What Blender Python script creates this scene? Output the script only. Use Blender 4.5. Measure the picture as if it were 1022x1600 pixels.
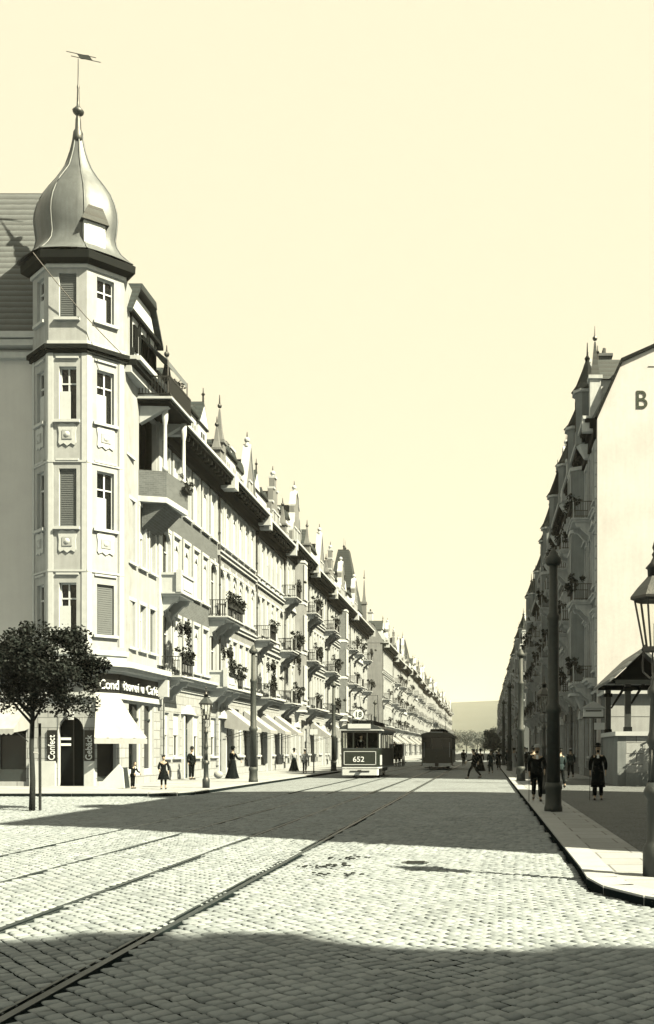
import bpy, bmesh, math, random
from mathutils import Vector, Matrix
import numpy as np
R = random.Random(7)
rad = math.radians
PI = math.pi
S = bpy.context.scene
COL = S.collection
for o in list(bpy.data.objects): bpy.data.objects.remove(o)

# ---------------------------------------------------------------- camera
cd = bpy.data.cameras.new('camera'); cam = bpy.data.objects.new('camera', cd); COL.objects.link(cam)
cam.location = (0, 0, 1.6); cam.rotation_euler = (rad(90), 0, 0)
cd.sensor_fit = 'VERTICAL'; cd.sensor_height = 24.0
cd.lens = 1480 / 1600 * 24.0
cd.shift_x = -249 / 1600; cd.shift_y = 372 / 1600
cd.clip_start = 0.1; cd.clip_end = 6000
S.camera = cam
# ---------------------------------------------------------------- world, sun, exposure
SUN = Vector((0.605, -0.325, 0.727)).normalized()
w = bpy.data.worlds.new('World'); S.world = w; w.use_nodes = True
nt = w.node_tree; nt.nodes.clear()
sky = nt.nodes.new('ShaderNodeTexSky'); sky.sky_type = 'NISHITA'; sky.sun_disc = False
sky.sun_elevation = math.asin(SUN.z); sky.sun_rotation = math.atan2(SUN.x, SUN.y)
sky.air_density = 1.0; sky.dust_density = 3.0; sky.ozone_density = 1.0
bw = nt.nodes.new('ShaderNodeRGBToBW')
mr = nt.nodes.new('ShaderNodeMapRange'); mr.inputs[1].default_value = 2.0; mr.inputs[2].default_value = 12.0
mr.inputs[3].default_value = 3.36; mr.inputs[4].default_value = 3.5; mr.clamp = True
mix = nt.nodes.new('ShaderNodeVectorMath'); mix.operation = 'SCALE'
mix.inputs[0].default_value = (1.03, 0.94, 0.68)
bg = nt.nodes.new('ShaderNodeBackground'); bg.inputs[1].default_value = 0.05
wo = nt.nodes.new('ShaderNodeOutputWorld')
L = nt.links.new
L(sky.outputs[0], bw.inputs[0]); L(bw.outputs[0], mr.inputs[0]); L(mr.outputs[0], mix.inputs['Scale'])
L(mix.outputs[0], bg.inputs[0]); L(bg.outputs[0], wo.inputs[0])
sd = bpy.data.lights.new('sun', 'SUN'); sd.energy = 5.0; sd.angle = rad(0.5); sd.color = (1.0, 0.87, 0.60)
so = bpy.data.objects.new('sun', sd); COL.objects.link(so)
so.rotation_euler = SUN.to_track_quat('Z', 'Y').to_euler(); so.location = (20, -20, 40)
S.view_settings.view_transform = 'Standard'; S.view_settings.look = 'None'
S.view_settings.exposure = 2.5; S.view_settings.gamma = 1.0
S.render.engine = 'CYCLES'

# ---------------------------------------------------------------- materials
def mat(name, col, var=0.25, scale=6.0, rough=0.8, bump=0.0, bscale=30.0, spec=0.3, metal=0.0, kind=None, streak=0.0, fine=0.0):
    m = bpy.data.materials.new(name); m.use_nodes = True
    n = m.node_tree; b = n.nodes['Principled BSDF']; l = n.links.new
    b.inputs['Roughness'].default_value = rough; b.inputs['Metallic'].default_value = metal
    b.inputs['Specular IOR Level'].default_value = spec
    tc = n.nodes.new('ShaderNodeTexCoord'); co = tc.outputs['Object']
    def math_(op, a, bb):
        x = n.nodes.new('ShaderNodeMath'); x.operation = op
        for i, v in enumerate((a, bb)):
            if isinstance(v, (int, float)): x.inputs[i].default_value = v
            else: l(v, x.inputs[i])
        return x.outputs[0]
    def noise(sc, det=4.0, vec=co):
        x = n.nodes.new('ShaderNodeTexNoise'); x.inputs['Scale'].default_value = sc; x.inputs['Detail'].default_value = det
        l(vec, x.inputs['Vector']); return x.outputs[0]
    f = noise(scale, 5)
    fac = math_('MULTIPLY_ADD', f, 2 * var); fac.node.inputs[2].default_value = 1 - var
    if fine:
        g = noise(scale * 14, 2); g2 = math_('MULTIPLY_ADD', g, 2 * fine); g2.node.inputs[2].default_value = 1 - fine
        fac = math_('MULTIPLY', fac, g2)
    if streak:
        mp = n.nodes.new('ShaderNodeMapping'); mp.inputs['Scale'].default_value = (3, 3, 0.25); l(co, mp.inputs[0])
        s = noise(2.0, 4, mp.outputs[0]); s2 = math_('MULTIPLY_ADD', s, 2 * streak); s2.node.inputs[2].default_value = 1 - streak
        fac = math_('MULTIPLY', fac, s2)
    hsrc = None
    if kind == 'brick':
        # brick courses on the vertical faces: along y (facade), up z
        cx = n.nodes.new('ShaderNodeSeparateXYZ'); l(co, cx.inputs[0])
        cc = n.nodes.new('ShaderNodeCombineXYZ'); l(math_('ADD', cx.outputs[0], cx.outputs[1]), cc.inputs[0]); l(cx.outputs[2], cc.inputs[1])
        br = n.nodes.new('ShaderNodeTexBrick'); l(cc.outputs[0], br.inputs[0]); br.inputs['Scale'].default_value = 1.0
        br.inputs['Brick Width'].default_value = 0.26; br.inputs['Row Height'].default_value = 0.085; br.inputs['Mortar Size'].default_value = 0.008
        br.inputs['Color1'].default_value = (1, 1, 1, 1); br.inputs['Color2'].default_value = (.72, .72, .72, 1); br.inputs['Mortar'].default_value = (1.35, 1.35, 1.35, 1)
        bb = n.nodes.new('ShaderNodeRGBToBW'); l(br.outputs[0], bb.inputs[0]); fac = math_('MULTIPLY', fac, bb.outputs[0])
    if kind in ('ashlar',):
        cx = n.nodes.new('ShaderNodeSeparateXYZ'); l(co, cx.inputs[0])
        cc = n.nodes.new('ShaderNodeCombineXYZ'); l(math_('ADD', cx.outputs[0], cx.outputs[1]), cc.inputs[0]); l(cx.outputs[2], cc.inputs[1])
        br = n.nodes.new('ShaderNodeTexBrick'); l(cc.outputs[0], br.inputs[0]); br.inputs['Scale'].default_value = 1.0
        br.inputs['Brick Width'].default_value = 0.85; br.inputs['Row Height'].default_value = 0.42; br.inputs['Mortar Size'].default_value = 0.018
        br.inputs['Color1'].default_value = (1, 1, 1, 1); br.inputs['Color2'].default_value = (.84, .84, .84, 1); br.inputs['Mortar'].default_value = (.45, .45, .45, 1)
        bb = n.nodes.new('ShaderNodeRGBToBW'); l(br.outputs[0], bb.inputs[0]); fac = math_('MULTIPLY', fac, bb.outputs[0]); hsrc = bb.outputs[0]
    if kind == 'tiles':
        wv = n.nodes.new('ShaderNodeTexWave'); wv.wave_type = 'BANDS'; wv.bands_direction = 'Z'; wv.wave_profile = 'SAW'
        wv.inputs['Scale'].default_value = 1.05; wv.inputs['Distortion'].default_value = 0.6; wv.inputs['Detail'].default_value = 2; wv.inputs['Detail Scale'].default_value = 3
        l(co, wv.inputs[0]); t = math_('MULTIPLY_ADD', wv.outputs[1], .9); t.node.inputs[2].default_value = .5
        fac = math_('MULTIPLY', fac, t); hsrc = wv.outputs[1]
    if kind == 'cobble':
        mp = n.nodes.new('ShaderNodeMapping'); mp.inputs['Rotation'].default_value = (0, 0, rad(45)); l(co, mp.inputs[0])
        br = n.nodes.new('ShaderNodeTexBrick'); l(mp.outputs[0], br.inputs[0]); br.inputs['Scale'].default_value = 1.0; br.offset = 0.0
        br.inputs['Brick Width'].default_value = 0.17; br.inputs['Row Height'].default_value = 0.17; br.inputs['Mortar Size'].default_value = 0.012; br.inputs['Mortar Smooth'].default_value = .4
        br.inputs['Color1'].default_value = (1, 1, 1, 1); br.inputs['Color2'].default_value = (.7, .7, .7, 1); br.inputs['Mortar'].default_value = (.25, .25, .25, 1)
        bb = n.nodes.new('ShaderNodeRGBToBW'); l(br.outputs[0], bb.inputs[0]); fac = math_('MULTIPLY', fac, bb.outputs[0]); hsrc = bb.outputs[0]
    if kind == 'slabs':
        br = n.nodes.new('ShaderNodeTexBrick'); l(co, br.inputs[0]); br.inputs['Scale'].default_value = 1.0
        br.inputs['Brick Width'].default_value = 1.05; br.inputs['Row Height'].default_value = 0.72; br.inputs['Mortar Size'].default_value = 0.014
        br.inputs['Color1'].default_value = (1, 1, 1, 1); br.inputs['Color2'].default_value = (.8, .8, .8, 1); br.inputs['Mortar'].default_value = (.35, .35, .35, 1)
        bb = n.nodes.new('ShaderNodeRGBToBW'); l(br.outputs[0], bb.inputs[0]); fac = math_('MULTIPLY', fac, bb.outputs[0]); hsrc = bb.outputs[0]
    if kind == 'mosaic':
        vo = n.nodes.new('ShaderNodeTexVoronoi'); vo.feature = 'DISTANCE_TO_EDGE'; vo.inputs['Scale'].default_value = 15.0; l(co, vo.inputs['Vector'])
        t = math_('MINIMUM', math_('MULTIPLY', vo.outputs[0], 9.0), 1.0); t2 = math_('MULTIPLY_ADD', t, .75); t2.node.inputs[2].default_value = .25
        fac = math_('MULTIPLY', fac, t2); hsrc = t
    vm = n.nodes.new('ShaderNodeVectorMath'); vm.operation = 'SCALE'; vm.inputs[0].default_value = col; l(fac, vm.inputs['Scale'])
    l(vm.outputs[0], b.inputs['Base Color'])
    if bump:
        bp = n.nodes.new('ShaderNodeBump'); bp.inputs['Strength'].default_value = bump; bp.inputs['Distance'].default_value = 0.02
        h = noise(bscale, 4)
        if hsrc is not None: h = math_('MULTIPLY_ADD', hsrc, 1.5); l(noise(bscale, 4), h.node.inputs[2])
        l(h, bp.inputs['Height']); l(bp.outputs[0], b.inputs['Normal'])
    return m
def g(v, t=1.0):      # green-grey print tone of brightness v
    k = .54 if v > .3 else .40 if v > .1 else .30
    if v > .3: return (v * k * .90, v * k, v * k * 1.08)
    return (v * k * .85, v * k, v * k * 1.10) if v > .1 else (v * k * .64, v * k, v * k * 1.12)
M = dict(
 stone=mat('sandstone', g(.36), .26, 2.2, .85, .25, 25, streak=.22, fine=.12),
 pale=mat('pale_render', g(.37), .2, 1.3, .9, .1, 30, streak=.22, fine=.1),
 stone2=mat('weathered_sandstone', (.135, .150, .160), .34, 1.6, .9, .25, 25, streak=.34, fine=.14),
 pale2=mat('weathered_render', (.108, .12, .13), .32, 1.1, .9, .15, 30, streak=.36, fine=.12),
 pale3=mat('grey_render', (.084, .093, .098), .32, 1.1, .9, .15, 30, streak=.34, fine=.12),
 mast=mat('mast_paint', (.020, .026, .027), .5, 9, .6, .3, 60, spec=.3, fine=.45),
 trim=mat('trim_stone', g(.50), .15, 4, .85, .15, 30, streak=.10, fine=.08),
 white=mat('white_paint', g(.62, .4), .08, 6, .6, 0, streak=.06),
 cloth=mat('awning_cloth', (.17, .185, .195), .15, 3, .95, .1, 12, spec=.1, streak=.18),
 brick=mat('grey_brick', g(.17), .2, 1.5, .9, .2, 40, kind='brick', streak=.1),
 brickd=mat('dark_brick', g(.16), .25, 1.5, .9, .2, 40, kind='brick', streak=.15),
 ashlar=mat('ashlar_stone', g(.38), .2, 3, .85, .5, 25, kind='ashlar', streak=.15, fine=.1),
 ashlard=mat('dark_ashlar', g(.16), .25, 3, .85, .5, 25, kind='ashlar', streak=.2, fine=.1),  # ashlar copy darkened for house fronts in shade
 stoned=mat('sooty_stone', g(.27), .35, 1.2, .9, .2, 25, streak=.35, fine=.15),  # darker stone copy, the right row's shade put into the colour
 trimd=mat('sooty_trim', g(.5), .3, 3, .9, .1, 25, streak=.25, fine=.12),  # blotchier, more streaked copy of the trim
 slate=mat('slate_roof', g(.055), .3, 3, .6, .4, 20, kind='tiles'),
 tile=mat('roof_tiles', g(.16), .2, 3, .8, .5, 20, kind='tiles'),
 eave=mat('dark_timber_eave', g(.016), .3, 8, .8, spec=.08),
 metal=mat('dome_sheet_metal', g(.19), .45, 1.5, .55, .3, 5, metal=.35, streak=.4, spec=.4, fine=.15),
 iron=mat('black_iron', g(.014), .3, 10, .45, .1, 40, spec=.5),
 ironl=mat('grey_painted_iron', g(.045), .5, 6, .5, .2, 40, spec=.5, fine=.3),
 glass=mat('window_glass', g(.012), .3, 1, .12, spec=.35),
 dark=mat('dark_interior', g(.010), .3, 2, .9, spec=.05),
 blind=mat('linen_blind', g(.55, .4), .12, 5, .95, .1, 20, spec=.05),
 shut=mat('slatted_shutter', g(.20), .15, 5, .8),
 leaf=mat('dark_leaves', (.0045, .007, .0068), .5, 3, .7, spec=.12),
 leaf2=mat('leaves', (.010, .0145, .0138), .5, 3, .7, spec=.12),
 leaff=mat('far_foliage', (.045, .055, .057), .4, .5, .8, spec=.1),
 bark=mat('bark', g(.03), .4, 12, .9, .5, 20),
 cob=mat('granite_setts', (.126, .150, .168), .26, .9, .8, .25, 60, spec=.2, fine=.12),
 bed=mat('joint_dirt', g(.03), .4, 12, 1.0, .3, 40, spec=0),  # dirt in the joints, and painted shade on the kerb faces
 road=mat('setts_far', (.126, .150, .168), .3, .5, .8, .4, 30, kind='cobble', fine=.15),
 ground=mat('earth', g(.28), .25, .3, .95, .2, 10),
 slab=mat('pavement_slabs', g(.36), .22, .8, .85, .2, 40, kind='slabs', fine=.14),
 mosaic=mat('mosaic_paving', g(.20), .3, 1.5, .9, .5, 30, kind='mosaic', fine=.2),
 kerb=mat('granite_kerb', g(.36), .2, 3, .8, .3, 50, fine=.15),
 rail=mat('rail_steel', g(.09), .4, 5, .4, .1, 60, metal=.5, spec=.5),
 groove=mat('rail_groove', g(.008), .2, 8, .9, spec=0),
 tramd=mat('tram_paint', (.006, .0095, .0075), .5, 5, .35, spec=.5, fine=.4),
 tramw=mat('tram_cream', g(.55, .3), .1, 5, .5, spec=.4),
 letter=mat('white_lettering', g(.75, .2), .03, 5, .7),
 ink=mat('green_lettering', (.010, .018, .012), .1, 5, .8),
 signb=mat('black_signboard', g(.012), .2, 5, .5),
 plaster=mat('side_plaster', (.33, .35, .37), .09, 1.2, .95, .05, 30, spec=.05, streak=.05, fine=.04), plaster2=mat('gable_plaster', (.30, .31, .325), .16, .5, .95, .1, 30, spec=.05, streak=.10, fine=.07),
 cob2=mat('granite_setts_dark', (.102, .122, .138), .28, .9, .8, .25, 60, spec=.2, fine=.15),
 cob3=mat('granite_setts_light', (.140, .164, .182), .26, .9, .8, .25, 60, spec=.2, fine=.12),
 skin=mat('skin', (.21, .17, .13), .1, 10, .6),
 coat=mat('dark_wool', g(.014), .4, 20, .95, .3, 80, spec=.05),
 coatg=mat('grey_wool', g(.075), .3, 20, .95, .3, 80, spec=.05),
 coatl=mat('light_cloth', g(.36, .4), .15, 12, .9, .2, 60, spec=.05),
 hair=mat('dark_hair', g(.012), .3, 30, .7),
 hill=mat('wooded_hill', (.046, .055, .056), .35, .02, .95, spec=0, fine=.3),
)
lampglass = bpy.data.materials.new('lantern_glass'); lampglass.use_nodes = True
b = lampglass.node_tree.nodes['Principled BSDF']; b.inputs['Transmission Weight'].default_value = 1.0; b.inputs['Roughness'].default_value = .02
b.inputs['IOR'].default_value = 1.02; b.inputs['Base Color'].default_value = (.93, .93, .88, 1); M['lampglass'] = lampglass

# ---------------------------------------------------------------- mesh helper
class MB:
    def __init__(s): s.v = []; s.f = []; s.m = []; s.mats = []; s.T = Matrix(); s.sm = []; s.smooth = False
    def mi(s, m):
        if m not in s.mats: s.mats.append(m)
        return s.mats.index(m)
    def add(s, vs, fs, m):
        o = len(s.v); k = s.mi(m)
        for p in vs: s.v.append(tuple(s.T @ Vector(p)))
        for f in fs: s.f.append([i + o for i in f]); s.m.append(k); s.sm.append(s.smooth)
    def box(s, x0, x1, y0, y1, z0, z1, m):
        if x0 > x1: x0, x1 = x1, x0
        if y0 > y1: y0, y1 = y1, y0
        s.add([(x0,y0,z0),(x1,y0,z0),(x1,y1,z0),(x0,y1,z0),(x0,y0,z1),(x1,y0,z1),(x1,y1,z1),(x0,y1,z1)],
              [(0,3,2,1),(4,5,6,7),(0,1,5,4),(1,2,6,5),(2,3,7,6),(3,0,4,7)], m)
    def quad(s, a, b, c, d, m): s.add([a, b, c, d], [(0, 1, 2, 3)], m)
    def prism_x(s, pts, x0, x1, m):   # pts in (y,z), extruded along x
        n = len(pts); s.add([(x0, y, z) for y, z in pts] + [(x1, y, z) for y, z in pts],
              [tuple(range(n))[::-1], tuple(range(n, 2*n))] + [(i, (i+1) % n, n+(i+1) % n, n+i) for i in range(n)], m)
    def prism_y(s, pts, y0, y1, m):   # pts in (x,z), extruded along y
        n = len(pts); s.add([(x, y0, z) for x, z in pts] + [(x, y1, z) for x, z in pts],
              [tuple(range(n)), tuple(range(n, 2*n))[::-1]] + [(i, n+i, n+(i+1) % n, (i+1) % n) for i in range(n)], m)
    def prism_z(s, pts, z0, z1, m):
        n = len(pts); s.add([(x, y, z0) for x, y in pts] + [(x, y, z1) for x, y in pts],
              [tuple(range(n))[::-1], tuple(range(n, 2*n))] + [(i, (i+1) % n, n+(i+1) % n, n+i) for i in range(n)], m)
    def lathe(s, cx, cy, prof, seg, m, a0=0.0, sx=1.0, sy=1.0):
        n = len(prof); vs = []
        for r, z in prof:
            for k in range(seg):
                a = a0 + 2 * PI * k / seg; vs.append((cx + r * sx * math.cos(a), cy + r * sy * math.sin(a), z))
        fs = [(i*seg+k, i*seg+(k+1) % seg, (i+1)*seg+(k+1) % seg, (i+1)*seg+k) for i in range(n-1) for k in range(seg)]
        fs += [tuple(range(seg))[::-1], tuple(range((n-1)*seg, n*seg))]
        s.add(vs, fs, m)
    def tube(s, pts, rr, m, seg=6):
        pts = [Vector(p) for p in pts]; n = len(pts)
        if isinstance(rr, (int, float)): rr = [rr] * n
        vs = []; up = Vector((0, 0, 1))
        for i, p in enumerate(pts):
            d = (pts[min(i+1, n-1)] - pts[max(i-1, 0)]).normalized()
            a = d.cross(up if abs(d.z) < .9 else Vector((1, 0, 0))).normalized(); c = d.cross(a)
            for k in range(seg):
                t = 2 * PI * k / seg; vs.append(p + a * rr[i] * math.cos(t) + c * rr[i] * math.sin(t))
        fs = [(i*seg+k, i*seg+(k+1) % seg, (i+1)*seg+(k+1) % seg, (i+1)*seg+k) for i in range(n-1) for k in range(seg)]
        fs += [tuple(range(seg)), tuple(range((n-1)*seg, n*seg))[::-1]]
        s.add(vs, fs, m)
    def ball(s, c, r, m, seg=8, sx=1, sy=1, sz=1):
        prof = [(max(r * math.sin(PI * i / seg), .0005), c[2] - r * sz * math.cos(PI * i / seg)) for i in range(seg + 1)]
        s.lathe(c[0], c[1], prof, seg + 2, m, 0, sx, sy)
    def mesh(s, name):
        me = bpy.data.meshes.new(name); me.from_pydata(s.v, [], s.f)
        for m in s.mats: me.materials.append(m)
        me.polygons.foreach_set('material_index', s.m); me.polygons.foreach_set('use_smooth', s.sm); me.update()
        bm = bmesh.new(); bm.from_mesh(me); bmesh.ops.recalc_face_normals(bm, faces=bm.faces); bm.to_mesh(me); bm.free()
        return me
    def build(s, name, parent=None, loc=None, fix=True):
        o = bpy.data.objects.new(name, s.mesh(name)); COL.objects.link(o)
        if parent: o.parent = parent
        if loc: o.location = loc
        return o
def tag(o, label=None, cat=None, group=None, kind=None):
    if label: o['label'] = label
    if cat: o['category'] = cat
    if group: o['group'] = group
    if kind: o['kind'] = kind
    return o
def empty(name, loc, rz=0.0, sc=1.0):
    o = bpy.data.objects.new(name, None); COL.objects.link(o); o.location = loc; o.rotation_euler = (0, 0, rz); o.scale = (sc,) * 3
    o.empty_display_size = .2
    return o
def inst(name, me, parent=None, loc=(0,0,0), rz=0.0, sc=None):
    o = bpy.data.objects.new(name, me); COL.objects.link(o)
    if parent: o.parent = parent
    o.location = loc; o.rotation_euler = (0, 0, rz)
    if sc: o.scale = sc
    return o
def copy_tree(o, parent=None):
    c = o.copy(); COL.objects.link(c); c.parent = parent
    for ch in list(o.children): copy_tree(ch, c)
    return c
def text_mesh(txt, size, depth, m, align='CENTER', sx=1.0, off=.004, sp=1.0):
    cu = bpy.data.curves.new('t', 'FONT'); cu.body = txt; cu.size = size; cu.extrude = depth; cu.align_x = align; cu.offset = size * off; cu.space_character = sp
    o = bpy.data.objects.new('t', cu); COL.objects.link(o); bpy.context.view_layer.update()
    me = bpy.data.meshes.new_from_object(o.evaluated_get(bpy.context.evaluated_depsgraph_get()))
    bpy.data.objects.remove(o); me.materials.clear(); me.materials.append(m)
    me.transform(Matrix.Diagonal((sx, 1, 1, 1)))
    return me

# ================================================================ SETTING
def struct(o): o['kind'] = 'structure'; return o
mb = MB(); mb.box(-2500, 2500, -200, 3000, -.6, -.06, M['ground']); struct(mb.build('ground'))
mb = MB(); mb.quad((-45, -25, 0), (40, -25, 0), (40, 430, 0), (-45, 430, 0), M['road']); struct(mb.build('road'))
# real setts laid diagonally in the near field
def setts():
    a = .122; c = math.cos(rad(43)); s_ = math.sin(rad(43)); rr = np.random.RandomState(3)
    n = 370; ii, jj = np.meshgrid(np.arange(-n, n), np.arange(-n, n), indexing='ij')
    ii = ii.ravel() * a; jj = jj.ravel() * a
    wob = .035 * np.sin(jj * 1.3 + 2 * np.sin(ii * .5)); ii = ii + wob; jj = jj + .03 * np.sin(ii * 1.1)
    x = ii * c - jj * s_; y = ii * s_ + jj * c + 19
    keep = (y > 4.2) & (y < 34) & (x > -.55 * y - 3) & (x < .19 * y + 2.5)
    kx = np.where(y < 10.6, np.where(y < 8.3, 99, 1.2 + (10.6 - y) * .55), 1.2)
    keep &= (x < kx - .05)
    keep &= ~((y > 32.2) & (x < -10.3))
    for rx, gp in ((-2.85, .085), (-4.3, .07), (-5.8, .055), (-7.25, .055)): keep &= (np.abs(x - rx) > gp)
    x = x[keep]; y = y[keep]; N = len(x)
    hs = a / 2 * (.86 + .09 * rr.rand(N)); z = .011 + .007 * rr.rand(N) + .004 * np.sin(x * 1.7 + 1.3 * np.sin(y * .8)) * np.sin(y * 1.1)
    ring = np.array([(-1, -1), (1, -1), (1, 1), (-1, 1)]) ; 
    levels = [(1.0, -.02), (.95, .62), (.66, 1.0)]
    V = np.zeros((N, 12, 3))
    th = rad(43) + rr.normal(0, .07, N); ct = np.cos(th); st = np.sin(th)
    jx = rr.normal(0, .075, (N, 4, 2)); tl = rr.normal(0, .03, (N, 2))
    for li, (f, hz) in enumerate(levels):
        for k in range(4):
            px = (ring[k, 0] * f + jx[:, k, 0]) * hs; py = (ring[k, 1] * f + jx[:, k, 1]) * hs
            V[:, li*4+k, 0] = x + px * ct - py * st; V[:, li*4+k, 1] = y + px * st + py * ct
            V[:, li*4+k, 2] = z * hz * 1.5 + (px * tl[:, 0] + py * tl[:, 1]) * (hz > 0) + (hz <= 0) * -.02
    F = []
    base = [(i*4+k, i*4+(k+1) % 4, (i+1)*4+(k+1) % 4, (i+1)*4+k) for i in range(2) for k in range(4)] + [(8, 9, 10, 11)]
    base = np.array(base); F = (base[None] + 12 * np.arange(N)[:, None, None]).reshape(-1, 4)
    me = bpy.data.meshes.new('setts'); me.vertices.add(N * 12); me.vertices.foreach_set('co', V.reshape(-1))
    me.loops.add(F.size); me.loops.foreach_set('vertex_index', F.reshape(-1).astype(np.int32))
    me.polygons.add(len(F)); me.polygons.foreach_set('loop_start', np.arange(len(F), dtype=np.int32) * 4)
    me.polygons.foreach_set('use_smooth', np.ones(len(F), bool)); me.update(calc_edges=True); me.validate()
    [me.materials.append(M[q]) for q in ('cob', 'cob2', 'cob3')]; me.polygons.foreach_set('material_index', np.repeat(rr.choice([0, 0, 1, 2], N), 9).astype(np.int32)); o = bpy.data.objects.new('cobbled_road', me); COL.objects.link(o); struct(o)
setts()
mb = MB(); mb.prism_z([(-10.3, 32.2), (-10.3, 34.2), (1.2, 34.2), (1.2, 10.6), (2.4, 8.4), (6, 8.2), (6, 4), (-6, 4), (-22, 32.2)], -.05, .004, M['bed']); struct(mb.build('road_bed'))
# tram rails
mb = MB()
for rx in (-2.85, -4.3, -5.8, -7.25):
    s_ = 1 if rx in (-2.85, -5.8) else -1
    mb.box(rx - .03, rx + .035, -20, 430, .0, .022, M['rail'])
    mb.box(rx - s_ * .035 - .03, rx - s_ * .035 + .03, -20, 430, .0, .010, M['groove'])
    if rx > -5: mb.box(rx - s_ * .085 - .015, rx - s_ * .085 + .015, -20, 430, .0, .020, M['rail'])
struct(mb.build('tram_rails'))
# pavements (raised slabs) with granite kerbs
def arc(cx, cy, r, a0, a1, n=8): return [(cx + r * math.cos(rad(a0 + (a1 - a0) * i / n)), cy + r * math.sin(rad(a0 + (a1 - a0) * i / n))) for i in range(n + 1)]
def pavement(pts, kerb_pts, m, name='pavement'):
    mb = MB(); mb.prism_z(pts, -.05, .12, m); struct(mb.build(name))
    k = MB(); w_ = .32
    P = [Vector((x, y)) for x, y in kerb_pts]
    for i in range(len(P) - 1):
        d = (P[i+1] - P[i]).normalized(); nrm = Vector((-d.y, d.x))
        ln = (P[i+1] - P[i]).length; c_ = max(1, int(ln / 1.3)) if ln < 60 else int(ln / 2.2)
        for q in range(c_):
            a = P[i] + (P[i+1] - P[i]) * (q / c_) + d * .006; b_ = P[i] + (P[i+1] - P[i]) * ((q+1) / c_) - d * .006
            k.prism_z([tuple(a - nrm * .03), tuple(b_ - nrm * .03), tuple(b_ + nrm * w_), tuple(a + nrm * w_)], -.05, .128, M['kerb']); k.prism_z([tuple(a - nrm * .033), tuple(b_ - nrm * .033), tuple(b_ - nrm * .0301), tuple(a - nrm * .0301)], -.05, .105, M['bed'])  # thin dark skin on the kerb face, painted in as its shade
    struct(k.build('kerb'))
corner = [(1.22, 12.0), (1.2, 11.0), (1.3, 10.3), (1.62, 9.6), (2.2, 8.95), (3.1, 8.5), (4.5, 8.3), (30, 8.2)]
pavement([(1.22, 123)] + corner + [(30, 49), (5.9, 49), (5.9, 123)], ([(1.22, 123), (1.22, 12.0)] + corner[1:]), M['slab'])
mb = MB()   # darker mosaic strip between kerb slabs and the yard
mb.prism_z([(2.25, 49), (2.25, 12.9), (2.9, 12.5), (30, 12.5), (30, 34), (8, 38), (5.2, 49)], .121, .126, M['mosaic']); struct(mb.build('mosaic_pavement'))
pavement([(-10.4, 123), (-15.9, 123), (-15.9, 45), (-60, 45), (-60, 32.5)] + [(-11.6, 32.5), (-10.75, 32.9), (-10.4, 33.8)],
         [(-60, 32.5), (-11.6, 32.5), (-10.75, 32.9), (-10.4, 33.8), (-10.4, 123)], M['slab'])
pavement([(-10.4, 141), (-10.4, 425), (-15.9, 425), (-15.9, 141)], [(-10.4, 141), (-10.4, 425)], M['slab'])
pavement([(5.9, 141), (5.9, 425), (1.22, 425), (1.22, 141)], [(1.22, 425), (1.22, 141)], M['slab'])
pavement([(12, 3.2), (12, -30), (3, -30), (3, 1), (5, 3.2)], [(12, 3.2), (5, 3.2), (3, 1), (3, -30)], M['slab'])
# distant wooded hill
mb = MB(); nx = 60; ny = 14; vs = []; fs = []
for j in range(ny):
    for i in range(nx):
        x = -1500 + 3000 * i / (nx - 1); y = 1150 + 70 * j
        h = 84 * min(1, max(0, j / 7)) ** .8 * (1 + .04 * math.sin(x * .004 + 1) + .015 * math.sin(x * .03)) + R.uniform(-1, 1)
        vs.append((x, y, h - 1))
for j in range(ny - 1):
    for i in range(nx - 1): fs.append((j*nx+i, j*nx+i+1, (j+1)*nx+i+1, (j+1)*nx+i))
mb.smooth = True; mb.add(vs, fs, M['hill']); struct(mb.build('hills'))

# ================================================================ HOUSES
def grid_wall(mb, W, z0, z1, openings, matf, x=0.0, reveal=.22, u0=0.0, mrev=None):
    us = sorted(set([u0, u0 + W] + [round(v, 4) for o in openings for v in o[:2]])); zs = sorted(set([z0, z1] + [round(v, 4) for o in openings for v in o[2:4]] + [z for z in matf[1] if z0 < z < z1]))
    for a, b_ in zip(us, us[1:]):
        for c, d in zip(zs, zs[1:]):
            mu = (a + b_) / 2; mz = (c + d) / 2
            if any(o[0] < mu < o[1] and o[2] < mz < o[3] for o in openings): continue
            mb.quad((x, a, c), (x, b_, c), (x, b_, d), (x, a, d), matf[0](mz))
    for o in openings:
        a, b_, c, d = o[:4]; m = mrev or matf[0]((c + d) / 2); r = x - reveal
        mb.quad((x, a, c), (r, a, c), (r, a, d), (x, a, d), m); mb.quad((x, b_, c), (x, b_, d), (r, b_, d), (r, b_, c), m)
        mb.quad((x, a, c), (x, b_, c), (r, b_, c), (r, a, c), m); mb.quad((x, a, d), (r, a, d), (r, b_, d), (x, b_, d), m)
WC = {}
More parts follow.
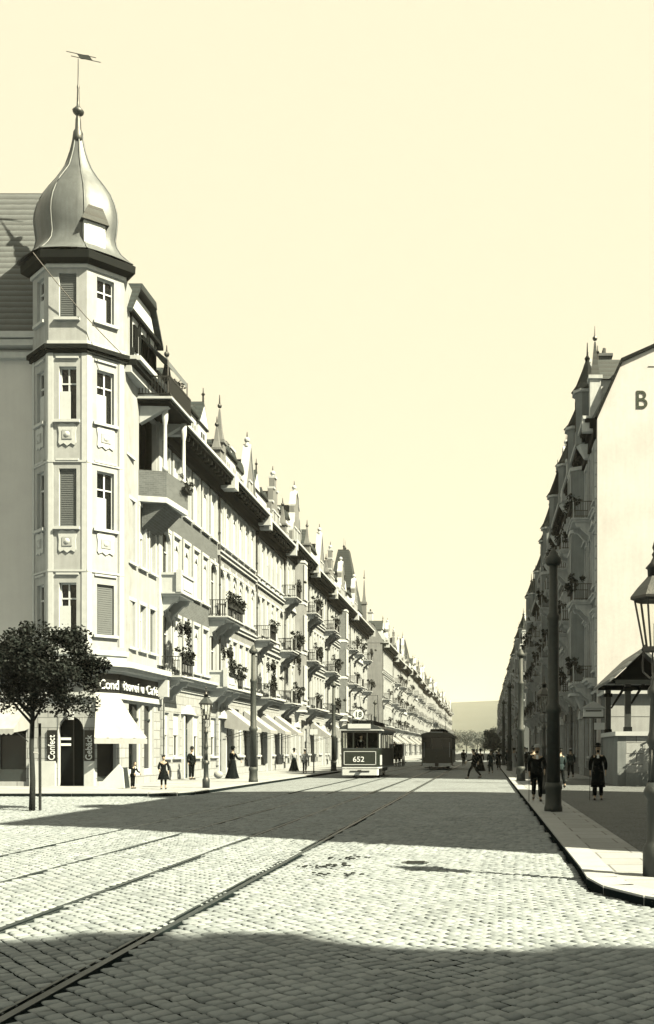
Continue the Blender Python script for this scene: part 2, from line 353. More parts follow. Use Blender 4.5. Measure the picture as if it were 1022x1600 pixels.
def window_meshes(w_, h, style, tone, kids):
    """window: local x outward, y along the wall centred, z up from the sill. returns (frame, pane, blind)"""
    key = (round(w_, 2), round(h, 2), style, tone, kids)
    if key in WC: return WC[key]
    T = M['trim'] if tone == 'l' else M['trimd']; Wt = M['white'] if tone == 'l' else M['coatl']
    f = MB(); hw = w_ / 2; r = -.20 if style != 'flush' else .012
    f.box(-.02, .13, -hw - .16, hw + .16, -.12, -.004, T)                   # sill
    if style != 'bare':
        f.box(-.02, .05, -hw - .13, -hw - .003, -.003, h + .003, T); f.box(-.02, .05, hw + .003, hw + .13, -.003, h + .003, T)
        f.box(-.02, .06, -hw - .13, hw + .13, h + .004, h + .17, T)
    if style == 'hood': f.box(-.02, .2, -hw - .22, hw + .22, h + .26, h + .36, T); f.box(-.02, .11, -hw - .13, hw + .13, h + .171, h + .259, T)
    if style == 'ped':
        f.prism_x([(-hw - .24, h + .27), (hw + .24, h + .27), (0, h + .66)], -.02, .17, T); f.box(-.02, .22, -hw - .26, hw + .26, h + .19, h + .268, T)
    if style == 'arch':
        n = 8; pts = [(-hw, h + .18)] + [(-hw * math.cos(PI * i / n), h - hw * .8 + hw * .8 * math.sin(PI * i / n)) for i in range(n + 1)] + [(hw, h + .18)]
        for i in range(n):
            a = pts[i+1]; b_ = pts[i+2]; f.prism_x([(a[0], h + .003), a, b_, (b_[0], h + .003)], -.12, .03, T)
        f.box(.05, .12, -.1, .1, h - .05, h + .3, T)
    f.box(r, r + .06, -hw, -hw + .06, 0, h, Wt); f.box(r, r + .06, hw - .06, hw, 0, h, Wt); f.box(r, r + .06, -hw + .06, hw - .06, h - .06, h, Wt); f.box(r, r + .06, -hw + .06, hw - .06, 0, .07, Wt)
    f.box(r, r + .05, -.03, .03, .07, h - .06, Wt); f.box(r, r + .055, -hw + .06, hw - .06, h * .68, h * .68 + .06, Wt)
    p = MB(); p.box(r - .03, r - .012, -hw, hw, 0, h, M['glass'])
    if not kids:
        f.T = Matrix(); f.box(r - .03, r - .012, -hw, hw, 0, h, M['glass']); p = None
    WC[key] = (f.mesh('window'), p.mesh('pane') if p else None); return WC[key]
BC = {}
def blind_mesh(w_, h, kind):
    key = (round(w_, 2), round(h, 2), kind)
    if key in BC: return BC[key]
    b_ = MB(); hw = w_ / 2 - .01
    if kind == 'zig':       # cloth valance with hanging points over drawn blind
        n = 2
        b_.box(-.10, -.07, -hw, hw, h * .86, h - .01, M['blind'])
        for k in range(n + 1):
            c = -hw + 2 * hw * k / n; d = hw / n
            lo = max(c - d * .8, -hw); hi = min(c + d * .8, hw)
            b_.prism_x([(lo, h * .858), (hi, h * .858), (c, h * .74)], -.10, -.07, M['blind'])
        b_.box(-.13, -.105, -hw, hw, .03, h * .76, M['blind'])
    elif kind == 'full': b_.box(-.135, -.11, -hw, hw, .02, h - .02, M['blind'])
    elif kind == 'half': b_.box(-.135, -.11, -hw, hw, h * .5, h - .02, M['blind'])
    elif kind == 'low': b_.box(-.135, -.11, -hw, hw * .2, .05, h * .55, M['blind'])
    elif kind == 'shut':
        b_.box(-.12, -.10, -hw, hw, .02, h - .02, M['shut'])
        for q in range(int(h / .09)): b_.box(-.099, -.085, -hw + .05, hw - .05, .05 + q * .09, .09 + q * .09, M['shut'])
    elif kind == 'open':
        b_.prism_y([(0.0, h * .92), (.55, h * .45), (.55, h * .45 - .03), (0.0, h * .92 - .03)], -hw, hw, M['blind'])
    BC[key] = b_.mesh('blind'); return BC[key]
def add_window(parent, u, z, w_, h, style='plain', tone='l', kids=True, blind=None, x=0.0, rz=0.0, name='window', y=None):
    fm, pm = window_meshes(w_, h, style, tone, kids)
    o = inst(name, fm, parent, (x, u, z), rz)
    if pm: inst('pane', pm, o)
    if blind: inst('blind', blind_mesh(w_, h, blind), o)
    return o
def balcony_mesh(w_, kind, tone):
    key = ('bal', round(w_, 2), kind, tone)
    if key in WC: return WC[key]
    T = M['trim'] if tone == 'l' else M['trimd']; b_ = MB(); hw = w_ / 2; d = 1.05
    b_.box(0, d, -hw, hw, -.16, 0, T); b_.box(0, d + .09, -hw - .09, hw + .09, -.045, .03, T)
    for s_ in (-1, 1):      # curved consoles
        y = s_ * (hw - .25); pts = [(0, -.16), (d - .15, -.161), (d - .2, -.34), (d * .55, -.46), (d * .34, -.72), (.16, -.85), (.12, -1.05), (0, -1.1)]
        b_.prism_y(pts, y - .12, y + .12, T)
        b_.lathe(d - .32, y, [(.001, -.45), (.1, -.42), (.1, -.36), (.001, -.34)], 8, T)
    if kind == 'solid':
        b_.box(d - .14, d, -hw, hw, .03, .85, T); b_.box(0, d - .14, -hw, -hw + .14, .03, .85, T); b_.box(0, d - .14, hw - .14, hw, .03, .85, T)
        b_.box(0, d + .06, -hw - .06, hw + .06, .85, .96, T); b_.box(d, d + .03, -hw + .3, hw - .3, .2, .68, T)
        for s_ in (-1, 1): b_.box(d - .2, d + .04, s_ * hw - .12, s_ * hw + .12, .03, 1.08, T)
    else:
        I = M['iron']
        for zz in (.12, .92): b_.box(d - .06, d - .02, -hw, hw, zz, zz + .04, I); b_.box(0, d - .06, -hw, -hw + .04, zz, zz + .04, I); b_.box(0, d - .06, hw - .04, hw, zz, zz + .04, I)
        n = int(w_ / .13)
        for k in range(n): y = -hw + .06 + (w_ - .12) * k / (n - 1); b_.box(d - .052, d - .028, y - .012, y + .012, .12, .94, I)
        for k in range(7):
            for s_ in (-1, 1): b_.box(.1 + k * .13, .124 + k * .13, s_ * (hw - .03) - .012, s_ * (hw - .03) + .012, .12, .94, I)
        for s_ in (-1, 1): b_.ball((d - .04, s_ * (hw - .03), 1.02), .06, I, 6); b_.box(d - .07, d - .01, s_ * (hw - .03) - .03, s_ * (hw - .03) + .03, .03, .98, T)
    WC[key] = b_.mesh('balcony'); return WC[key]
def leaf_cloud(rx, ry, rz, n, size, seed, m, clumps=7):
    r = random.Random(seed); b_ = MB(); cl = [(Vector((r.gauss(0, .42) * rx, r.gauss(0, .42) * ry, r.gauss(0, .42) * rz)), r.uniform(.28, .5)) for _ in range(clumps)]
    for _ in range(n):
        c, s_ = r.choice(cl); d = Vector((r.gauss(0, 1), r.gauss(0, 1), r.gauss(0, 1))).normalized() * (r.random() ** .4)
        p = c + Vector((d.x * rx, d.y * ry, d.z * rz)) * s_
        q = Matrix.Rotation(r.uniform(0, 6.3), 3, Vector((r.gauss(0, 1), r.gauss(0, 1), r.gauss(0, 1))).normalized()); sz = size * r.uniform(.6, 1.4)
        b_.add([p + q @ Vector((-sz, 0, 0)), p + q @ Vector((0, -sz * .5, 0)), p + q @ Vector((sz, 0, sz * .2)), p + q @ Vector((0, sz * .5, 0))], [(0, 1, 2, 3)], m)
    return b_
PLANTS = []
for k in range(4):
    b_ = leaf_cloud(.42, 1.0, .42, 420, .075, 50 + k, M['leaf'], 9); b_.box(-.12, .12, -.7, .7, -.42, -.2, M['bark']); PLANTS.append(b_.mesh('plant'))
HANG = leaf_cloud(.3, .55, 1.0, 500, .075, 77, M['leaf'], 10).mesh('climbing_plant')
def dormer_mesh(kind, tone):
    key = ('dorm', kind, tone)
    if key in WC: return WC[key]
    T = M['white'] if tone == 'l' else M['trimd']; b_ = MB()
    if kind == 'box':
        b_.box(-2.4, -.35, -.62, .62, 0, 2.3, T); b_.box(-2.6, -.22, -.75, .75, 2.3, 2.42, M['eave']); b_.prism_x([(-.75, 2.42), (.75, 2.42), (0, 2.85)], -2.6, -.25, M['slate'])
    elif kind == 'curved':
        b_.box(-2.4, -.35, -.7, .7, 0, 2.1, T); n = 8
        pts = [(-.85 * math.cos(PI * i / n), 2.1 + .55 * math.sin(PI * i / n)) for i in range(n + 1)]; b_.prism_x(pts, -2.6, -.2, M['slate'])
    elif kind == 'gablet':
        b_.box(-2.4, -.3, -.8, .8, 0, 2.2, T); b_.prism_x([(-.95, 2.2), (.95, 2.2), (0, 3.6)], -2.4, -.2, M['slate']); b_.prism_x([(-.75, 2.25), (.75, 2.25), (0, 3.3)], -.2, -.17, T)
        b_.lathe(-.25, 0, [(.06, 3.55), (.05, 3.9), (.11, 4.0), (.03, 4.1), (.02, 4.35)], 6, M['iron'])
    b_.box(-.36 if kind != 'gablet' else -.31, -.33 if kind != 'gablet' else -.285, -.36, .36, .5, 1.85, M['dark'])
    for y in (-.4, .36, -.02): b_.box(-.33, -.26, y, y + .04, .48, 1.88, T)
    b_.box(-.33, -.25, -.45, .45, .40, .48, T); b_.box(-.33, -.25, -.42, .42, 1.2, 1.24, T)
    WC[key] = b_.mesh('dormer'); return WC[key]
def pinnacle_mesh(h, tone):
    key = ('pin', h, tone)
    if key in WC: return WC[key]
    T = M['pale3'] if tone == 'l' else M['trimd']; b_ = MB()
    b_.box(-.28, .28, -.28, .28, 0, h * .42, T); b_.box(-.36, .36, -.36, .36, h * .42, h * .46, T)
    b_.lathe(0, 0, [(.34, h * .46), (.2, h * .6), (.08, h * .82), (.05, h * .86)], 4, M['slate'] if tone == 'd' else T, PI / 4)
    b_.ball((0, 0, h * .9), .13, M['ironl'], 6); b_.lathe(0, 0, [(.05, h * .92), (.02, h * 1.04)], 5, M['iron'])
    WC[key] = b_.mesh('pinnacle'); return WC[key]
def gable_mesh(wd, h, kind, tone):
    key = ('gab', wd, h, kind, tone)
    if key in WC: return WC[key]
    T = M['trim'] if tone == 'l' else M['trimd']; B = M['pale3'] if tone == 'l' else M['stoned']; b_ = MB(); hw = wd / 2
    if kind == 'step':
        pts = [(-hw, 0), (hw, 0), (hw, h * .3), (hw * .72, h * .3), (hw * .72, h * .55), (hw * .42, h * .55), (hw * .42, h * .8), (hw * .18, h * .8), (hw * .18, h), (-hw * .18, h), (-hw * .18, h * .8), (-hw * .42, h * .8), (-hw * .42, h * .55), (-hw * .72, h * .55), (-hw * .72, h * .3), (-hw, h * .3)]
    elif kind == 'volute':
        e = [(hw, 0), (hw, h * .3), (hw * .9, h * .42), (hw * .66, h * .47), (hw * .56, h * .6), (hw * .55, h * .74), (hw * .4, h * .8), (hw * .28, h * .93), (0, h)]
        pts = e + [(-y, z) for y, z in e[::-1][1:]]
    else: pts = [(-hw, 0), (hw, 0), (hw, h * .25), (0, h), (-hw, h * .25)]
    # fan from a bottom centre so the concave outline fills correctly
    xs0, xs1 = -.45, -.06
    n = len(pts); c = (0, h * .12)
    vs = [(xs1, y, z) for y, z in pts] + [(xs0, y, z) for y, z in pts] + [(xs1, *c), (xs0, *c)]
    b_.add(vs, [(i, (i+1) % n, 2*n) for i in range(n)] + [(n+(i+1) % n, n+i, 2*n+1) for i in range(n)] + [(i, n+i, n+(i+1) % n, (i+1) % n) for i in range(n)], B)
    for i in range(n):      # coping
        (y0, z0), (y1, z1) = pts[i], pts[(i+1) % n]
        if max(z0, z1) < .01: continue
        if abs(y0 - y1) > .02: b_.prism_x([(y0, z0), (y1, z1), (y1, z1 + .14), (y0, z0 + .14)], -.5, .02, T)
    b_.box(-3, -.45, -hw * .8, hw * .8, 0, h * .25, B); b_.prism_x([(-hw * .85, h * .25), (hw * .85, h * .25), (0, h * .8)], -4, -.45, M['slate'])
    for s_ in (-1, 1): b_.ball((-.25, s_ * hw * .92, h * .3 + .38), .17, T, 6); b_.box(-.38, -.12, s_ * hw * .92 - .12, s_ * hw * .92 + .12, h * .28, h * .3 + .28, T)
    b_.ball((-.25, 0, h + .42), .19, T, 6); b_.lathe(-.25, 0, [(.14, h), (.1, h + .3)], 6, T); b_.lathe(-.25, 0, [(.06, h + .5), (.02, h + .95)], 5, M['iron'])
    ww = min(.42, wd * .1)
    for y in ((-wd * .17, wd * .17) if wd > 2.6 else (0,)):
        b_.box(-.07, -.045, y - ww, y + ww, h * .12, h * .12 + 1.3, M['dark'])
        b_.box(-.06, .02, y - ww - .1, y - ww, h * .12 - .1, h * .12 + 1.3, T); b_.box(-.06, .02, y + ww, y + ww + .1, h * .12 - .1, h * .12 + 1.3, T); b_.box(-.06, .05, y - ww - .14, y + ww + .14, h * .12 + 1.3, h * .12 + 1.42, T)
        b_.box(-.06, 0, y - .02, y + .02, h * .12, h * .12 + 1.3, T)
    WC[key] = b_.mesh('gable'); return WC[key]
def turret_mesh(h, tone):
    key = ('tur', h, tone)
    if key in WC: return WC[key]
    T = M['trim'] if tone == 'l' else M['trimd']; b_ = MB()
    b_.prism_z([(-.5, -.6), (.5, -.6), (.8, -.3), (.8, .3), (.5, .6), (-.5, .6)], -.6, h * .5, M['pale3'] if tone == 'l' else M['stoned'])
    b_.lathe(.15, 0, [(.2, -1.3), (.55, -.75), (.62, -.6)], 8, T); b_.prism_z([(-.6, -.72), (.6, -.72), (.95, -.36), (.95, .36), (.6, .72), (-.6, .72)], h * .5, h * .5 + .14, T)
    b_.lathe(.15, 0, [(.9, h * .5 + .14), (.62, h * .62), (.3, h * .8), (.1, h * .93), (.16, h * .96), (.05, h), (.02, h * 1.16)], 8, M['eave'])
    b_.box(.8, .815, -.2, .2, .2, h * .42, M['dark']); b_.box(-.25, .3, -.613, -.601, .2, h * .42, M['dark'])
    WC[key] = b_.mesh('turret'); return WC[key]
def chimney_mesh(h, tone):
    key = ('chim', h, tone)
    if key in WC: return WC[key]
    b_ = MB(); T = M['trim'] if tone == 'l' else M['brickd']
    b_.box(-.35, .35, -.55, .55, 0, h, T); b_.box(-.45, .45, -.65, .65, h, h + .15, T)
    for y in (-.3, 0, .3): b_.lathe(0, y, [(.11, h + .15), (.09, h + .55)], 6, M['ironl'])
    WC[key] = b_.mesh('chimney'); return WC[key]
def awning_mesh(wd, drop, out, zt=0):
    key = ('awn', wd, drop, out)
    if key in WC: return WC[key]
    b_ = MB(); n = 8; hw = wd / 2; C = M['cloth']; vs = []
    for i in range(n + 1):
        y = -hw + wd * i / n
        for j in range(5):
            t = j / 4; sag = .10 * math.sin(PI * t) * (1 + .4 * math.sin(i * 2.1))
            vs.append((out * t + .02, y, -drop * t - sag * .6))
    b_.smooth = True; b_.add(vs, [(i*5+j, (i+1)*5+j, (i+1)*5+j+1, i*5+j+1) for i in range(n) for j in range(4)], C); b_.smooth = False
    m_ = 14                                   # scalloped valance
    for k in range(m_):
        y0 = -hw + wd * k / m_; y1 = y0 + wd / m_; b_.prism_x([(y0, -drop), (y1, -drop), (y1, -drop - .18), ((y0 + y1) / 2, -drop - .25), (y0, -drop - .18)], out, out + .02, C)
    for s_ in (-1, 1):
        b_.prism_y([(.02, 0), (out, -drop), (out, -drop - .15), (out * .3, -drop - .05), (.02, -drop * .95)], s_ * hw - .01, s_ * hw + .01, C)
        b_.tube([(.02, s_ * (hw - .05), -drop - .5), (out, s_ * (hw - .05), -drop - .02)], .02, M['iron'])
    WC[key] = b_.mesh('awning'); return WC[key]
PLANTN = [0]
def plant(world, rz, label, me=None, sc=1.0):
    o = inst('balcony_plant', me or PLANTS[PLANTN[0] % 4], None, world, rz, (sc, sc, sc)); PLANTN[0] += 1
    tag(o, label, 'plant', 'plants on the balconies'); return o

def house(label, X, Y0, W, side, st, det, short=None):
    """one terraced house. local x = outward (towards the street), y = along the street, z = up"""
    left = side > 0
    root = empty('terraced_house', (X, Y0, .12) if left else (X, Y0 + W, .12), 0 if left else PI)
    tag(root, label, 'house', 'terraced houses along the street')
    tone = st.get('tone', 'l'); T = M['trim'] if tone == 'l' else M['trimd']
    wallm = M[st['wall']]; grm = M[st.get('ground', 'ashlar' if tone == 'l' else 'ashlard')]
    E = st.get('eave', 17.1); Gz = 4.95; k = (E - 5) / 12.1; nb = st.get('nb', 6)
    bw_ = W / nb; ww = st.get('ww', .98); floors = [(5.6, 2.5), (9.55, 2.55), (13.5, 2.55)]
    floors = [(Gz + (z - 4.95) * k, h * k) for z, h in floors]
    if st.get('four'): sp = (E - 5.2) / 4; floors = [(5.5 + sp * i, sp * .6) for i in range(4)]
    bal = st.get('bal', []); oriel = st.get('oriel', []); shops = st.get('shops', [1, 4]); door = st.get('door', 2)
    bandz = st.get('brick_from', None)
    ops = []; wins = []
    for fi, (z, h) in enumerate(floors):
        for i in range(nb):
            u = (i + .5) * bw_
            if i in oriel and fi < 3: continue
            if i in bal and fi in st.get('balf', (0, 1, 2)):
                ops.append((u - .62, u + .62, z - .55, z + h - .05)); wins.append((u, z - .55, 1.24, h + .5, 'arch', 'door', fi)); continue
            ops.append((u - ww / 2, u + ww / 2, z, z + h)); wins.append((u, z, ww, h, st['win'][fi % len(st['win'])], None, fi))
    gop = []
    for i in range(nb):
        u = (i + .5) * bw_
        if i == door: o = (u - .6, u + .6, .02, 3.3)
        elif i in shops: o = (u - bw_ * .40, u + bw_ * .40, .45, 3.5)
        else: o = (u - .5, u + .5, 1.15, 3.3)
        ops.append(o); gop.append((i, u, o))
    mb = MB()
    def mf(z): return grm if z < Gz else (wallm if not (bandz and z > bandz) else M[st['wall2']])
    grid_wall(mb, W, 0, E, ops, (mf, [Gz] + ([bandz] if bandz else [])), mrev=T)
    D = 11.0
    mb.quad((0, 0, 0), (0, 0, E), (-D, 0, E), (-D, 0, 0), wallm); mb.quad((0, W, 0), (-D, W, 0), (-D, W, E), (0, W, E), wallm)
    mb.quad((-D, 0, 0), (-D, 0, E), (-D, W, E), (-D, W, 0), wallm)
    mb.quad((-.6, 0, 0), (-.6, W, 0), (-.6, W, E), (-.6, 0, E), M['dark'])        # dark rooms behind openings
    mb.box(0, .07, 0, W, Gz - .5, Gz - .35, T); mb.box(0, .10, 0, .35, .6, Gz - .5, grm); mb.box(0, .10, W - .35, W, .6, Gz - .5, grm)
    z2 = floors[1][0] - .55; z3 = floors[2][0] - .55
    for zz, pj in ((z2, .12), (z3, .14)):
        if st.get('bands', True): mb.box(0, pj, 0, W, zz - .22, zz - .02, T); mb.box(0, pj + .1, 0, W, zz - .019, zz + .07, T)
    if st.get('quoin'):
        for q in range(int((E - Gz - .6) / .62)):
            e = .5 if q % 2 else .34; z = Gz + .3 + q * .62
            mb.box(0, .05, .02, e, z, z + .55, T); mb.box(0, .05, W - e, W - .02, z, z + .55, T)
    if st.get('panels'):
        for i in range(nb):
            u = (i + .5) * bw_
            for z, h in floors[1:]: mb.box(0, .05, u - .4, u + .4, z - .5 + .1, z - .16, T)
    wl = mb.build('wall', root)
    if det:
        dp = MB(); dp.tube([(.09, .14, .1), (.09, .14, E - .95)], .06, M['ironl'], 6)
        for zz in range(2, int(E), 3): dp.lathe(.09, .14, [(.08, zz), (.08, zz + .08)], 6, M['ironl'])
        dp.build('downpipe', root)
    cb = MB(); cb.box(-.1, .42, 0, W, Gz, Gz + .12, T); cb.box(-.1, .56, -.0, W, Gz + .121, Gz + .27, T); cb.box(-.1, .25, 0, W, Gz - .16, Gz - .002, T)
    cb.build('ground_floor_cornice', root)
    # eave
    eb = MB(); pj = st.get('pj', .95)
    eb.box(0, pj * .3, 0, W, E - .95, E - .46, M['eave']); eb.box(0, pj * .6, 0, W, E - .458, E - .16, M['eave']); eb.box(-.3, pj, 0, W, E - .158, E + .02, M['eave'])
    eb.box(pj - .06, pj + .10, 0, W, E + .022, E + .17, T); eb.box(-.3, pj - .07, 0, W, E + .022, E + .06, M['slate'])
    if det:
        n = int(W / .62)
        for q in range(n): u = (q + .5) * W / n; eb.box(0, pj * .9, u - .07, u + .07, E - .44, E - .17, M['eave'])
    for u in (.22, W - .22): eb.box(0, pj + .12, u - .17, u + .17, E - .62, E + .2, T)
    eb.build('eave', root)
    # roof: mansard
    kx, kz, rz_ = st.get('knee', (1.15, 2.8)) + (st.get('ridge', 5.0),)
    rb = MB(); P = [(.25, E + .06), (-.25 - kx, E + kz), (-D / 2, E + rz_), (-D + .25 + kx, E + kz), (-D, E + .06)]
    rb.add([(x, 0, z) for x, z in P] + [(x, W, z) for x, z in P], [(0, 5, 6, 1), (1, 6, 7, 2), (2, 7, 8, 3), (3, 8, 9, 4)], M[st.get('roof', 'slate')])
    rb.add([(x, 0.0, z) for x, z in P], [(0, 1, 2, 3, 4)], wallm if not st.get('endslate') else M['slate']); rb.add([(x, W, z) for x, z in P], [(4, 3, 2, 1, 0)], wallm)
    rb.box(-.5 - kx, -.2 - kx, 0, W, E + kz - .02, E + kz + .12, M['eave'])
    rf = rb.build('roof', root)
    tops = list(st.get('tops', []))
    if det == 2:
        for q in range(11):
            u_ = .06 + q * .088
            if all(abs(u_ - t[1]) > (1.1 + (t[2] / 2 if t[0] in ('step', 'volute', 'tri') else 0)) / W for t in tops if t[0] != 'chim'): tops.append(('box', u_))
    for t in tops:
        kind, u = t[0], t[1] * W
        if kind in ('box', 'curved', 'gablet'): inst('dormer', dormer_mesh(kind, tone), root, (0, u, E + .17))
        elif kind == 'pin': inst('pinnacle', pinnacle_mesh(t[2], tone), root, (.05, u, E + .17))
        elif kind in ('step', 'volute', 'tri'): inst('gable', gable_mesh(t[2], t[3], kind, tone), root, (0, u, E + .17))
        elif kind == 'chim': inst('chimney', chimney_mesh(t[2], tone), rf, (-2.6, u, E + kz + .3))
        elif kind == 'turret': inst('turret', turret_mesh(t[2], tone), root, (0, u, E + .17))
        elif kind == 'stack': inst('chimney', chimney_mesh(t[2], tone), rf, (-.95, u, E + 1.2))
        elif kind == 'spire':
            b_ = MB(); hh = t[2]; w_ = t[3]; b_.box(-w_ * 2, -.1, -w_, w_, 0, 1.6, T)
            b_.add([(-w_*2.1, -w_*1.1, 1.6), (0, -w_*1.1, 1.6), (0, w_*1.1, 1.6), (-w_*2.1, w_*1.1, 1.6), (-w_*1.35, -w_*.35, hh), (-w_*.7, -w_*.35, hh), (-w_*.7, w_*.35, hh), (-w_*1.35, w_*.35, hh)],
                   [(0,1,5,4),(1,2,6,5),(2,3,7,6),(3,0,4,7),(4,5,6,7)], M['slate'])
            for s_ in (-1, 1): b_.lathe(-w_, s_ * w_ * .3, [(.12, hh), (.1, hh + .3), (.16, hh + .4), (.02, hh + .6), (.01, hh + 1.4)], 6, M['iron'])
            b_.build('roof_spire', root, (0, u, E + .1))
    # windows
    for (u, z, w_, h, sty, dr, fi) in wins:
        bl = None
        if dr is None and det: 
            bl = R.choice(st.get('blinds', {0: ['full'], 1: ['zig'], 2: ['zig']}).get(fi % 3, [None]))
        add_window(root, u, z, w_, h, sty, tone, det > 0 and (det > 1 or fi < 0), bl, name='balcony_door' if dr else 'window')
    for (i, u, o) in gop:
        w_ = o[1] - o[0]; h = o[3] - o[2]
        if i == door:
            b_ = MB(); b_.box(-.22, -.16, o[0] - u, -.01, 0, h * .78, M['coatg']); b_.box(-.22, -.16, .01, o[1] - u, 0, h * .78, M['coatg']); b_.box(-.2, -.17, o[0] - u, o[1] - u, h * .8, h, M['glass'])
            for s_ in (-1, 1):
                for q in (0, 1): b_.box(-.16, -.13, s_ * .3 - .18, s_ * .3 + .18, .2 + q * 1.15, 1.1 + q * 1.15, M['ironl'])
            b_.box(-.02, .12, -w_ / 2 - .22, -w_ / 2 - .01, 0, h + .01, T); b_.box(-.02, .12, w_ / 2 + .01, w_ / 2 + .22, 0, h + .01, T); b_.prism_x([(-w_ / 2 - .35, h + .02), (w_ / 2 + .35, h + .02), (0, h + .5)], -.02, .22, T)
            b_.build('door', root, (0, u, o[2]))
        elif i in shops:
            b_ = MB(); b_.box(-.2, -.17, -w_ / 2, w_ / 2, .4, h, M['glass']); b_.box(-.2, -.08, -w_ / 2, w_ / 2, 0, .4, M['ironl']); b_.box(-.2, -.13, -.05, .05, .4, h, M['ironl']); b_.box(-.2, -.13, -w_ / 2, w_ / 2, h - .5, h - .42, M['ironl'])
            b_.box(-.02, .08, -w_ / 2 - .1, w_ / 2 + .1, h + .05, h + .5, M['signb'] if R.random() < .5 else T)
            b_.build('shop_window', root, (0, u, o[2]))
        else: add_window(root, u, o[2], w_, h, 'bare', tone, det > 1, 'half' if R.random() < .5 and det else None)
    for i in st.get('awn', []):
        u = (i + .5) * bw_; inst('awning', awning_mesh(round(bw_ * 1.35, 2), 1.25, 1.7), root, (.05, u, 4.0))
    # balconies
    for i in bal:
        u = (i + .5) * bw_
        for fi in st.get('balf', (0, 1, 2)):
            z = floors[fi][0] - .62
            kind = st.get('balk', 'iron') if (fi + i) % 2 else 'iron'
            if det: inst('balcony', balcony_mesh(st.get('balw', 2.0), kind, tone), root, (0, u, z))
            else: inst('balcony', balcony_mesh(2.1, 'iron', tone), root, (0, u, z))
            if (det and R.random() < .85):
                wx = X + side * 1.05; wy = (Y0 + u) if left else Y0 + W - u
                flo = ['first', 'second', 'third'][fi]
                plant((wx, wy, .12 + z + 1.05), 0, 'plant on the %s-floor %s balcony of the %s' % (flo, 'near' if (i < nb / 2) == left else 'far', short or label.split(',')[0]), sc=R.uniform(.85, 1.3))
    for i in oriel:     # projecting bay over three floors
        u = (i + .5) * bw_; hw = bw_ * .62; b_ = MB(); z0 = floors[0][0] - .9; z1 = floors[2][0] + floors[2][1] + .3
        P = [(0, -hw), (.75, -hw * .62), (.75, hw * .62), (0, hw)]
        b_.prism_z([(x, y) for x, y in P], z0, z1, wallm)
        b_.prism_z([(x * 1.12, y * 1.06) for x, y in P], z1, z1 + .2, T); b_.prism_z([(x * 1.1, y * 1.05) for x, y in P], z0 - .15, z0 + .02, T)
        b_.lathe(0, 0, [(hw * .75, z0 - .15), (hw * .5, z0 - .5), (hw * .2, z0 - .95), (.05, z0 - 1.1)], 8, T, 0, .6, 1)
        for z, h in floors: b_.prism_z([(x * 1.08, y * 1.04) for x, y in P], z - .45, z - .2, T)
        ob = b_.build('oriel', root, (0, u, 0))
        for z, h in floors:
            for y in (-hw * .3, hw * .3): add_window(ob, y, z, hw * .5, h, 'flush', tone, False, None, x=.775)
    return root

